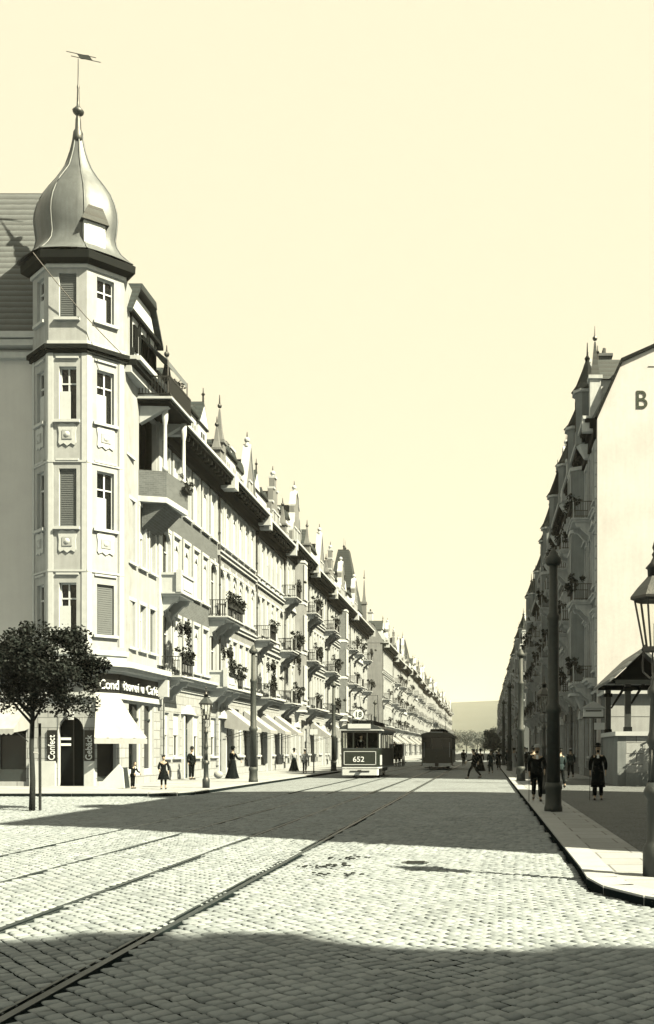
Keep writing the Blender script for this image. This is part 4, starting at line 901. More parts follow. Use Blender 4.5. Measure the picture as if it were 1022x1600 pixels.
# ---------------------------------------------------------------- right row (in shade)
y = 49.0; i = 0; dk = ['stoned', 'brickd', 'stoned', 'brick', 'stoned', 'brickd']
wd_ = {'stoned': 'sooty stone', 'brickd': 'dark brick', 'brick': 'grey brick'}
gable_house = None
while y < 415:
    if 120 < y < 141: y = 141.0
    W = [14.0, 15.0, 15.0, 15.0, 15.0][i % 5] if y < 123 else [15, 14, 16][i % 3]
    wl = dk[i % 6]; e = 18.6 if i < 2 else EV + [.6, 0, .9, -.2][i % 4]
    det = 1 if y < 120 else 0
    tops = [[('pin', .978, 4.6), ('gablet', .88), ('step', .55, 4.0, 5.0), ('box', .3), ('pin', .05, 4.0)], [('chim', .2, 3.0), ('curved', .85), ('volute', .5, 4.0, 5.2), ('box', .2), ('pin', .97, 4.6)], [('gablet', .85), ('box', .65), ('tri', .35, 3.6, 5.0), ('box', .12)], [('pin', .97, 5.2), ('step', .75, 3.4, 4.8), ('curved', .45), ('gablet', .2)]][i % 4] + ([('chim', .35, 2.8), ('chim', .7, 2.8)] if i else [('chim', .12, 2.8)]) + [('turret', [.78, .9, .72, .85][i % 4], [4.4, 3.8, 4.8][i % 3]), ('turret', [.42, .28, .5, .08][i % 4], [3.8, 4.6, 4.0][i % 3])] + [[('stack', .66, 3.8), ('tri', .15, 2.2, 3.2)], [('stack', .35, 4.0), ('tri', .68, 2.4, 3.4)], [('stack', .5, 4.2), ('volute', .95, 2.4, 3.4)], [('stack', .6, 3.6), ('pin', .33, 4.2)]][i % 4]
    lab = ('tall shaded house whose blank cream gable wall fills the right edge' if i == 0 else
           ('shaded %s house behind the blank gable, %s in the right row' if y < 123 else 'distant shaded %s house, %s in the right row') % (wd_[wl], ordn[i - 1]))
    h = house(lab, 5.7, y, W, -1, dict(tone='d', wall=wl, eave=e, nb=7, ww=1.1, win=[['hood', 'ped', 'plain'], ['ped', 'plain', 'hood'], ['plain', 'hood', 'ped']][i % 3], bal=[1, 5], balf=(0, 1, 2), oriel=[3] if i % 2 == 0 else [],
                shops=[2, 4], door=3, blinds={0: ['half', 'full'], 1: ['full', None], 2: ['half', 'full']}, knee=(1.0, 2.8), ridge=4.6, pj=.6, tops=tops, quoin=i % 2 == 0), det, '%s house of the right row' % ('gable' if i == 0 else ordn[i - 1]))
    if i == 0:
        # blank gable wall facing the yard, with a painted letter
        e0 = e; mb = MB(); off = W + .02
        P = [(.0, 0), (.0, e0 + .06), (-1.25, e0 + 2.85), (-5.5, e0 + 4.7), (-30, e0 + 4.7), (-30, 0)]
        mb.prism_y([(x, z) for x, z in P], off, off + .35, M['plaster2'])
        mb.prism_y([(.12, e0), (-1.2, e0 + 2.95), (-1.28, e0 + 2.78), (.0, e0 - .1)], off + .12, off + .5, M['eave']); mb.prism_y([(-1.2, e0 + 2.95), (-5.5, e0 + 4.85), (-5.5, e0 + 4.72), (-1.28, e0 + 2.8)], off + .12, off + .5, M['eave'])
        mb.box(-2.6, -9, off + .35, off + .37, e0 + 2.55, e0 + 2.58, M['eave'])
        gw = mb.build('gable_wall', h)
        me = text_mesh('B', 1.32, .012, M['ink'], 'LEFT', .9)
        o = inst('painted_letter', me, gw, (-1.92, off + .37, e0 + .42)); o.rotation_euler = (rad(90), 0, PI)
        gb = MB(); gb.box(-30, -11.2, 0, off, 0, e0, M['pale']); gb.box(-30, -11.2, 0, off, e0 + .01, e0 + 4.6, M['slate']); gb.build('rear_wing', h)
    y += W; i += 1
# houses of the near right block, out of the picture: they cast the shade on the setts
for k, (y0, W, X_, e) in enumerate(((10.5, 8.0, 8.4, 21.2), (18.5, 7.4, 8.4, 21.2))):
    house(['shaded corner house on the near right side of the street beyond the kerb corner', 'shaded house on the near right between corner house and yard'][k], X_, y0, W, -1, dict(tone='d', wall='stoned', eave=e, nb=6, four=True, ww=1.1, win=['plain', 'hood', 'plain'], bal=[], shops=[1, 4], door=2, knee=(.6, 2.0), ridge=3.0, tops=[('box', .3 + .3 * k)]), 0)
nh = house('shaded corner house on the near side of the cross street at right', 8.4, -19.5, 18.0, -1, dict(tone='d', wall='stoned', eave=17.5, nb=8, ww=1.1, win=['plain', 'hood', 'plain'], bal=[], shops=[1, 4], door=2, knee=(.6, 2.0), ridge=3.5, tops=[('step', .12, 2.4, 3.2), ('box', .45), ('box', .8)]), 0)

for x_, u_, z_, h_ in ((-4.6, .8, 20.3, 2.0), (-6.6, .7, 20.4, 1.2), (-7.9, .8, 19.4, 2.4), (-9.6, .7, 18.6, 1.7), (-3.2, .9, 19.2, 1.5)):  # unseen chimneys added to roughen the edge of the foreground shadow
    inst('chimney', chimney_mesh(h_, 'd'), nh, (x_, u_, z_))

# ================================================================ YARD: outbuilding, low wall, open pavilion
mb = MB(); root = empty('outbuilding', (5.9, 46, .12)); tag(root, 'low pale outbuilding with a dark side wall between the big gable wall and the pavilion', 'building')
# local coords
mb.box(0, 3.2, 0, 2.8, 0, 4.2, M['pale']); mb.box(-.02, 0, -.0, 2.8, 0, 4.2, M['brickd']); mb.box(-.005, 3.2, -.012, -.001, 1.55, 1.59, M['ironl'])  # thin dark skin paints the shade onto the street side
for z in (.8, 2.35, 3.1): mb.box(.0, 3.2, -.008, -.001, z, z + .015, M['ironl'])
mb.build('wall', root)
mb = MB(); mb.box(-.2, 3.4, -.25, 3, 4.2, 4.36, M['trim']); mb.box(-.1, 3.3, -.12, 3, 4.36, 4.7, M['pale']); mb.box(-.25, 3.5, -.3, 3, 4.7, 4.8, M['eave']); mb.build('roof', root)
root = empty('open_pavilion', (5.75, 39, .12)); tag(root, 'open timber pavilion on a low stone wall at the right edge of the picture', 'pavilion')
mb = MB(); mb.box(0, 5, 0, .4, 0, 1.95, M['ashlar']); mb.box(-.35, 0, .0, 4.8, 0, 1.95, M['stoned']); mb.box(4.6, 5, .4, 4.8, 0, 1.95, M['ashlar'])
mb.box(-.45, 5.1, -.1, .5, 1.95, 2.12, M['trim']); mb.box(-.45, .1, .5, 4.9, 1.95, 2.12, M['trim']); mb.box(-.0, 5, -.14, -.001, 0, .5, M['stoned'])
mb.box(.7, 2.4, -.02, -.001, .55, 1.65, M['pale']); mb.build('low_wall', root)
for x, yy in ((.1, .2), (2.5, .2), (4.8, .2), (-.15, 4.6), (2.5, 4.6), (4.8, 4.6)):
    mb = MB(); mb.box(x - .12, x + .12, yy - .12, yy + .12, 2.12, 4.2, M['ironl']); mb.box(x - .18, x + .18, yy - .18, yy + .18, 3.7, 3.85, M['eave']); mb.box(x - .16, x + .16, yy - .16, yy + .16, 2.12, 2.3, M['eave'])
    n = [(x + .1, 3.2), (x + .18, 3.2), (x + .85, 4.15), (x + .7, 4.15)]; mb.prism_y(n, yy - .05, yy + .05, M['eave']); mb.build('post', root)
mb = MB(); mb.box(-.6, 5.4, .0, .3, 4.0, 4.2, M['eave']); mb.box(-.6, 5.4, 4.4, 4.7, 4.0, 4.2, M['eave'])
# low cross gable: apex over the visible left part
mb.prism_y([(-.75, 4.0), (-.75, 4.12), (.62, 5.33), (2.0, 4.12), (2.0, 4.0), (.62, 5.18)], -.6, 5.2, M['tile'])
mb.prism_y([(-.45, 4.18), (.62, 5.12), (1.7, 4.18)], .05, .15, M['eave']); mb.prism_y([(1.9, 4.05), (3.6, 6.1), (5.6, 4.05)], -.3, 5.0, M['tile'])
mb.box(-.5, 1.8, -.45, -.35, 3.92, 4.1, M['eave']); mb.build('roof', root)
root.scale = (1, 1, 1.06)
t = leaf_cloud(1.3, .9, 1.0, 1500, .08, 12, M['leaf'], 16); t.box(-.1, .1, -.1, .1, -2.4, -.5, M['bark']); o = t.build('shrub', None, (8.0, 37.9, 2.55)); tag(o, 'dark leafy shrub against the low wall under the pavilion at right', 'shrub')

# ================================================================ STREET FURNITURE
def lathe_obj(name, prof, seg, m, parent, x=0, y=0, smooth=True):
    b_ = MB(); b_.smooth = smooth; b_.lathe(x, y, prof, seg, m); return b_.build(name, parent)
def mast(X, Y, label, h=6.3, near=False, z=.12):
    root = empty('tram_mast', (X, Y, z)); tag(root, label, 'mast', 'iron tramway masts along the kerbs')
    lathe_obj('base', [(.22, 0), (.22, .1), (.2, .16), (.19, .5), (.215, .55), (.215, .6), (.19, .7)], 14, M['mast'], root)
    lathe_obj('pole', [(.165, .68), (.155, 2.35), (.2, 2.4), (.2, 2.5), (.14, 2.6), (.13, 4.6), (.16, 4.65), (.16, 4.72), (.11, 4.8), (.10, h - .35)], 14, M['mast'], root)
    lathe_obj('cap', [(.16, h - .35), (.2, h - .28), (.2, h - .2), (.13, h - .12), (.1, h - .05), (.02, h + .06)], 12, M['mast'], root)
    return root
MASTS = [mast(1.62, 22.9, 'thick iron tramway mast standing nearest on the right kerb, in front of walking men'),
         mast(1.66, 45.5, 'second iron tramway mast behind the nearest one on the right kerb'), mast(1.66, 68, 'third iron tramway mast on the right kerb'), mast(1.66, 92, 'fourth and farther iron mast on the right kerb'),
         mast(-10.8, 43.9, 'iron tramway mast on the left kerb, between the gas lamp and the white awnings'), mast(-10.8, 67, 'second iron tramway mast on the left kerb, before the numbered tram'), mast(-10.8, 92, 'third iron mast on the left kerb, behind the numbered tram')]
for a, b_, t in ((0, 4, 'first'), ):
    pass
def gas_lamp(X, Y, h, label, sc=1.0, near=False, seg=10):
    root = empty('gas_lamp', (X, Y, .12), 0, sc); tag(root, label, 'street lamp', 'gas street lamps')
    lathe_obj('base', [(.14, 0), (.14, .34), (.11, .38), (.095, .42), (.09, .9), (.13, .95), (.13, 1.0), (.08, 1.1)], 14, M['ironl'], root)
    p = MB(); p.smooth = True; p.lathe(0, 0, [(.07, 1.08), (.06, 1.5), (.09, 1.56), (.09, 1.62), (.065, 1.7), (.05, h - 1.25), (.085, h - 1.2), (.085, h - 1.14), (.045, h - 1.08), (.04, h - .98)], seg, M['ironl'])
    for k in range(8): a = PI / 4 * k; p.tube([(.065 * math.cos(a), .065 * math.sin(a), 1.1), (.055 * math.cos(a), .055 * math.sin(a), 1.5)], .012, M['ironl'], 4)
    p.build('post', root)
    b_ = MB()
    for s_ in (-1, 1):
        b_.tube([(0, 0, h - 1.02), (s_ * .06, 0, h - 1.0), (s_ * .135, 0, h - .93), (s_ * .14, 0, h - .82), (s_ * .125, 0, h - .7), (s_ * .15, 0, h - .66)], .012, M['iron'], 5)
        b_.tube([(0, s_ * .01, h - 1.02), (0, s_ * .135, h - .93), (0, s_ * .14, h - .82), (0, s_ * .125, h - .68)], .012, M['iron'], 5)
    b_.build('bracket', root)
    n = 6; r0, r1 = .125, .235; z0, z1 = h - .66, h - .08; f = MB()
    f.lathe(0, 0, [(r0 + .02, z0 - .03), (r0 + .025, z0 + .02)], n, M['iron']); f.lathe(0, 0, [(r1 - .01, z1 - .02), (r1 + .05, z1), (r1 + .05, z1 + .03)], n, M['iron'])
    for k in range(n): a = 2 * PI * k / n; f.tube([(r0 * math.cos(a), r0 * math.sin(a), z0), (r1 * math.cos(a), r1 * math.sin(a), z1)], .012, M['iron'], 4)
    f.tube([(0, 0, z0), (0, 0, z0 + .3)], .012, M['iron'], 5); fr = f.build('lantern_frame', root)
    gl = MB()
    for k in range(n):
        a, c = 2 * PI * k / n, 2 * PI * (k + 1) / n; gl.add([(r0 * .97 * math.cos(a), r0 * .97 * math.sin(a), z0 + .02), (r0 * .97 * math.cos(c), r0 * .97 * math.sin(c), z0 + .02), (r1 * .97 * math.cos(c), r1 * .97 * math.sin(c), z1 - .02), (r1 * .97 * math.cos(a), r1 * .97 * math.sin(a), z1 - .02)], [(0, 1, 2, 3)], M['lampglass'])
    gl.build('lantern_glass', fr)
    c = MB(); c.lathe(0, 0, [(r1 + .05, z1 + .03), (.2, z1 + .14), (.1, z1 + .25), (.085, z1 + .27)], n, M['ironl']); c.smooth = True; c.lathe(0, 0, [(.08, z1 + .27), (.085, z1 + .36), (.11, z1 + .37), (.05, z1 + .44), (.02, z1 + .5), (.035, z1 + .53), (.012, z1 + .57), (.03, z1 + .61), (.004, z1 + .7)], 8, M['iron']); c.build('lantern_cap', root)
    return root
gas_lamp(1.98, 11.15, 3.33, 'large gas street lamp at the kerb corner on the right edge, closest to the camera')
gas_lamp(-10.95, 37.0, 3.35, 'gas street lamp on the left pavement in front of the grey brick house')
gas_lamp(1.95, 32.0, 3.4, 'gas street lamp on the right kerb whose lantern shows just left of the nearest mast')
gas_lamp(1.95, 58.0, 3.4, 'farther gas street lamp on the right kerb between the second and third mast')
gas_lamp(-10.95, 75.0, 3.4, 'farther gas street lamp on the left kerb beyond the awnings')
# small house-shaped notice box on a thin pole
root = empty('notice_box', (3.45, 30.5, .12)); tag(root, 'small white gabled notice box with a plate below on a thin pole, right pavement', 'sign')
mb = MB(); mb.box(-.32, .30, -.12, .12, 2.55, 2.82, M['letter']); mb.box(-.36, .34, -.16, .16, 2.5, 2.55, M['ironl']); mb.box(-.26, .24, -.135, -.122, 2.72, 2.76, M['iron']); mb.prism_y([(-.4, 2.82), (.38, 2.82), (-.01, 3.05)], -.18, .18, M['trim']); mb.build('box', root)
mb = MB(); mb.box(0.02, .36, -.02, .0, 2.14, 2.36, M['letter']); mb.build('plate', root)
mb = MB(); mb.lathe(0, .04, [(.05, 0), (.03, .1), (.025, 2.5)], 8, M['ironl']); mb.build('pole', root)
# poster pole near the left awnings
root = empty('stop_sign', (-11.3, 62, .12)); tag(root, 'thin pole with a small white plate on the left kerb by the striped awnings', 'sign')
mb = MB(); mb.lathe(0, 0, [(.06, 0), (.04, .2), (.03, 2.9)], 8, M['iron']); mb.build('pole', root)
mb = MB(); mb.box(-.25, .25, -.03, .0, 2.5, 2.85, M['white']); mb.build('plate', root)

# ---------------------------------------------------------------- young street tree
def street_tree():
    root = empty('street_tree', (-11.85, 24.7, 0)); tag(root, 'round-headed young tree tied to a stake at the left edge, before the corner cafe', 'tree')
    t = MB(); t.smooth = True; t.tube([(0, 0, -.05), (.02, 0, .8), (-.02, .02, 1.7), (.02, 0, 2.5), (0, 0, 3.3)], [.085, .07, .06, .055, .03], M['bark'], 8)
    r = random.Random(4)
    for k in range(9):
        a = r.uniform(0, 6.28); z = r.uniform(2.2, 3.1); e = Vector((math.cos(a) * r.uniform(.6, 1.1), math.sin(a) * r.uniform(.6, 1.1), r.uniform(.4, 1.3)))
        t.tube([(0, 0, z), Vector((0, 0, z)) + e * .5 + Vector((0, 0, .1)), Vector((0, 0, z)) + e], [.04, .025, .01], M['bark'], 5)
    t.build('trunk', root)
    s_ = MB(); s_.tube([(.19, .05, -.05), (.18, .05, 2.3)], .035, M['bark'], 6); s_.tube([(.2, .05, 1.5), (0, 0, 1.55), (-.08, 0, 1.5)], .02, M['cloth'], 5); s_.build('stake', root)
    c = MB(); r = random.Random(9); cl = []
    for _ in range(80):
        d = Vector((r.gauss(0, 1), r.gauss(0, 1), r.gauss(0, 1))).normalized(); q = r.random() ** .5
        cl.append((Vector((d.x * 1.6 * q + .22, d.y * 1.4 * q, 3.72 + d.z * 1.2 * q - .12 * d.x * q)), r.uniform(.22, .42)))
    for _ in range(24000):
        cc, s2 = r.choice(cl); d = Vector((r.gauss(0, 1), r.gauss(0, 1), r.gauss(0, 1))).normalized() * (r.random() ** .4) * s2
        p = cc + d; q = Matrix.Rotation(r.uniform(0, 6.3), 3, Vector((r.gauss(0, 1), r.gauss(0, 1), r.gauss(0, 1))).normalized()); sz = r.uniform(.03, .06)
        c.add([p + q @ Vector((-sz, 0, 0)), p + q @ Vector((0, -sz * .6, 0)), p + q @ Vector((sz, 0, 0)), p + q @ Vector((0, sz * .6, 0))], [(0, 1, 2, 3)], M['leaf'] if r.random() < .75 else M['leaf2'])
    c.build('crown', root)
street_tree()
# trees at the end of the street
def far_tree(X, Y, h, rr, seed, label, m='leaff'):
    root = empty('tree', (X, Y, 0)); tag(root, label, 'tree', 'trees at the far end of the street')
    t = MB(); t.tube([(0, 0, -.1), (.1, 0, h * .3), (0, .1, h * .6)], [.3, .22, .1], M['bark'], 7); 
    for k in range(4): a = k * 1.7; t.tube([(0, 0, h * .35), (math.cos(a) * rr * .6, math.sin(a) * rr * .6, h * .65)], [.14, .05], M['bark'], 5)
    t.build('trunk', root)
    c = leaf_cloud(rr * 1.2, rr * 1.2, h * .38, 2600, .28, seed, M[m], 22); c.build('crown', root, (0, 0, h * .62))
k = 0
for X, Y, h, rr, lab in ((-16, 440, 13, 5, 'leftmost of the distant round trees closing the street'), (-9.5, 455, 11.5, 4.5, 'rounded distant tree just right of the second tram'), (-1, 465, 10, 4, 'low distant tree closing the middle of the street'), (4, 430, 12, 4.2, 'distant tree near the end of the right row'), (1.5, 215, 5.6, 1.8, 'small kerbside tree far along the right pavement'), (1.6, 260, 6, 2, 'second small kerbside tree far along the right pavement'), (9, 445, 13, 5, 'rightmost of the distant trees closing the street'), (-5, 520, 12, 5, 'hazy tree standing farthest off behind the others')):
    far_tree(X, Y, h, rr, 200 + k, lab); k += 1

# ================================================================ TRAMS
def tram(X, Y, label, num, rear=False, W=2.15):
    root = empty('tram', (X, Y, .02)); tag(root, label, 'tram', 'electric trams on the street')
    hw = W / 2; Ln = 8.6; Pm = M['tramd']; Cm = M['tramw'] if not rear else M['tramd']; Wm = M['tramw']
    b_ = MB()
    # rounded vestibule front (plan) then straight body
    plan = [(-hw, .55), (-hw + .12, .22), (-hw * .55, .03), (0, 0), (hw * .55, .03), (hw - .12, .22), (hw, .55), (hw, Ln - .55), (hw - .12, Ln - .2), (hw * .5, Ln), (-hw * .5, Ln), (-hw + .12, Ln - .2), (-hw, Ln - .55)]
    flat = [(-hw, .12), (-hw + .1, .0), (hw - .1, .0), (hw, .12), (hw, Ln - .12), (hw - .1, Ln), (-hw + .1, Ln), (-hw, Ln - .12)]
    b_.prism_z(flat, .62, 1.62, Pm); b_.prism_z([(x * 1.012, yy) for x, yy in flat], 1.62, 1.7, M['ironl']); 
    b_.prism_z([(x * 1.03, yy if 0 < yy < Ln else yy - .03 * (1 if yy < 1 else -1)) for x, yy in flat], .54, .62, M['trim'] if not rear else Pm)
    if not rear:
        for z in (.74, 1.48): b_.box(-hw + .16, hw - .16, -.025, -.004, z, z + .035, Wm)
        for x in (-hw + .16, hw - .2): b_.box(x, x + .035, -.025, -.004, .74, 1.5, Wm)
    b_.build('body', root)
    bp = MB()
    if rear:
        for s_ in (-1, 1): bp.box(s_ * .16, s_ * (hw - .08), -.12, -.02, .28, .52, Wm)
        bp.box(-.14, .14, -.22, -.02, .25, .55, M['iron'])
    else:
        bp.prism_z([(-hw + .02, .08), (-hw + .1, -.12), (hw - .1, -.12), (hw - .02, .08)], .16, .5, Wm); bp.box(-.1, .1, -.3, -.12, .34, .46, M['iron']); bp.box(-.55, .55, -.15, -.122, .36, .42, M['iron'])
    bp.build('bumper', root)
    # window posts, glass
    ps = MB(); z0, z1 = 1.7, 2.68
    for x in (-hw + .04, -hw * .36, hw * .36, hw - .04): ps.box(x - .035, x + .035, .02, .1, z0, z1, Pm)
    for k in range(8):
        yy = .6 + (Ln - 1.2) * k / 7
        for s_ in (-1, 1): ps.box(s_ * hw - .05, s_ * hw + .01 if s_ < 0 else hw + .0, yy - .06, yy + .06, z0, z1, Cm)
    for x in (-hw * .5, 0, hw * .5): ps.box(x - .03, x + .03, Ln - .1, Ln - .03, z0, z1, Pm)
    ps.box(-hw, hw, .0, .09, z1 - .12, z1 + .06, Pm); ps.box(-hw, hw, Ln - .1, Ln, z1 - .12, z1 + .06, Pm)
    for s_ in (-1, 1): ps.box(min(s_ * hw, s_ * (hw - .06)), max(s_ * hw, s_ * (hw - .06)), .05, Ln - .05, z1 - .1, z1 + .06, Cm)
    ps.build('window_posts', root)
    for x0, x1 in ((-hw + .07, -hw * .39), (-hw * .33, hw * .33), (hw * .39, hw - .07)):
        g_ = MB(); g_.box(x0, x1, .05, .06, z0, z1 - .12, M['glass'] if rear else M['lampglass']); g_.build('windscreen', root)
    for k in range(7):
        yy = .66 + (Ln - 1.2) * k / 7
        for s_ in (-1, 1): g_ = MB(); g_.box(s_ * (hw - .03) - .005, s_ * (hw - .03) + .005, yy, yy + (Ln - 1.2) / 7 - .12, z0, z1 - .1, M['glass'] if rear else M['lampglass']); g_.build('pane', root)
    fl = MB(); fl.box(-hw + .1, hw - .1, .1, Ln - .1, .7, .78, M['eave']); fl.box(-hw + .08, hw - .08, 1.75, 1.8, .78, 2.6, M['eave']) ; fl.build('bulkhead', root)
    rf = MB(); n = 10
    pts = [(-(hw + .12) * math.cos(PI * i / n), 2.74 + .34 * math.sin(PI * i / n)) for i in range(n + 1)]
    rf.prism_y(pts, -.12, Ln + .12, M['ironl'] if not rear else Pm); rf.box(-hw - .14, hw + .14, -.14, Ln + .14, 2.69, 2.745, M['trim'] if not rear else Pm)
    rf.prism_y([(-.62, 3.0), (-.55, 3.3), (.55, 3.3), (.62, 3.0)], .9, Ln - .9, M['eave']); rr = rf.build('roof', root)
    if not rear: m_ = MB(); m_.box(-.66, .62, -.18, -.13, 2.8, 3.06, Wm); m_.build('destination_board', root)
    else: m_ = MB(); m_.box(-.5, .5, -.16, -.12, 3.0, 3.06, Wm); m_.build('destination_board', root)
    d = MB(); r_ = .29 if not rear else .24
    d.T = Matrix.Translation((-.1, .1, 3.6)) @ Matrix.Rotation(rad(90), 4, 'X'); d.lathe(0, 0, [(r_, -.015), (r_, .015)], 24, M['letter']); d.T = Matrix()
    d.box(-.12, -.08, .09, .13, 3.0, 3.4, M['iron']); d.box(-.45, .45, .12, .2, 3.1, 3.2, M['eave']); dd = d.build('route_disc', root)
    t = text_mesh('18', .42 if not rear else .32, .008, M['ink'], 'CENTER'); o = inst('route_number', t, dd, (-.1, .075, 3.47 if not rear else 3.49)); o.rotation_euler = (rad(90), 0, 0)
    if num:
        t = text_mesh(num, .42, .01, M['letter'], 'CENTER', 1.05); o = inst('fleet_number', t, root, (-.08, -.02, .92)); o.rotation_euler = (rad(90), 0, 0)
    if rear:
        q = MB()
        for z in (.8, 1.5): q.box(-hw + .15, hw - .15, -.03, -.004, z, z + .04, M['ironl'])
        for x in (-hw * .5, 0, hw * .5): q.box(x - .02, x + .02, -.03, -.004, .84, 1.5, M['ironl'])
        q.tube([(-hw + .2, -.08, 1.0), (-hw + .2, -.08, 2.2)], .02, M['trim']); q.tube([(hw - .2, -.08, 1.0), (hw - .2, -.08, 2.2)], .02, M['trim']); q.build('panel_mouldings', root)
    l_ = MB(); l_.smooth = True; l_.T = Matrix.Translation((.0 if rear else .62, -.06, .98)) @ Matrix.Rotation(rad(90), 4, 'X'); l_.lathe(0, 0, [(.08, -.05), (.11, .02), (.1, .04), (.02, .045)], 12, M['iron'])
    if rear: l_.build('tail_lamp', root)
    ch = MB(); ch.box(-hw + .25, hw - .25, 1.6, Ln - 1.6, .3, .55, M['iron']); ch.box(-hw + .2, hw - .2, .5, .6, .12, .2, M['iron']); ch.build('chassis', root)
    for yy in (2.9, Ln - 2.9):
        for s_ in (-1, 1):
            wv = MB(); wv.T = Matrix.Translation((s_ * .725, yy, .38)) @ Matrix.Rotation(rad(90), 4, 'Y'); wv.lathe(0, 0, [(.38, -.05), (.38, .05)], 20, M['iron']); wv.build('wheel', root)
    for s_ in (-1, 1):
        st_ = MB(); st_.box(s_ * hw, s_ * (hw + .2), .5, 1.3, .3, .34, M['iron']); st_.box(s_ * (hw - .02), s_ * (hw + .03), .5, 1.3, .34, .62, M['iron']); st_.build('step', root)
        if not rear: q = MB(); q.box(s_ * hw + (.0 if s_ > 0 else -.02), s_ * hw + (.02 if s_ > 0 else 0), .5, 1.45, .72, 1.3, Wm); q.build('side_gate', root)
    tr = MB(); tr.tube([(-.5, Ln * .55, 3.3), (-.55, Ln * .45, 4.9), (.55, Ln * .45, 4.9), (.5, Ln * .55, 3.3)], .02, M['iron'], 5); tr.build('current_collector', root)
    return root
tram(-7.15, 53.6, 'dark tram numbered 652 with route disc 18, coming towards the camera', '652')
tram(-4.0, 76.5, 'plain dark tram seen from behind with two white bumper pads, ahead of the numbered one', None, True, 2.45)

# ================================================================ PEOPLE
def skin_mesh(verts, edges, radii, mats, root_i=0, sub=1):
    me = bpy.data.meshes.new('s'); me.from_pydata([tuple(v) for v in verts], edges, []); o = bpy.data.objects.new('s', me); COL.objects.link(o)
    md = o.modifiers.new('skin', 'SKIN'); md.use_smooth_shade = True; md.branch_smoothing = .5
    for i, r_ in enumerate(radii):
        sv = me.skin_vertices[0].data[i]; sv.radius = r_ if isinstance(r_, tuple) else (r_, r_); sv.use_root = (i == root_i)
    if sub: s2 = o.modifiers.new('sub', 'SUBSURF'); s2.levels = sub; s2.render_levels = sub
    bpy.context.view_layer.update()
    out = bpy.data.meshes.new_from_object(o.evaluated_get(bpy.context.evaluated_depsgraph_get())); bpy.data.objects.remove(o); bpy.data.meshes.remove(me)
    out.materials.clear(); out.materials.append(mats)
    for p in out.polygons: p.material_index = 0; p.use_smooth = True
    return out
def join_mb(me, b_):
    """append MB geometry to a mesh"""
    bm = bmesh.new(); bm.from_mesh(me); me2 = b_.mesh('tmp'); off = len(me.materials)
    for m in b_.mats: me.materials.append(m)
    n0 = len(bm.faces); bm.from_mesh(me2); bm.faces.ensure_lookup_table()
    for f in bm.faces[n0:]: f.material_index += off
    bm.to_mesh(me); bm.free(); bpy.data.meshes.remove(me2); return me
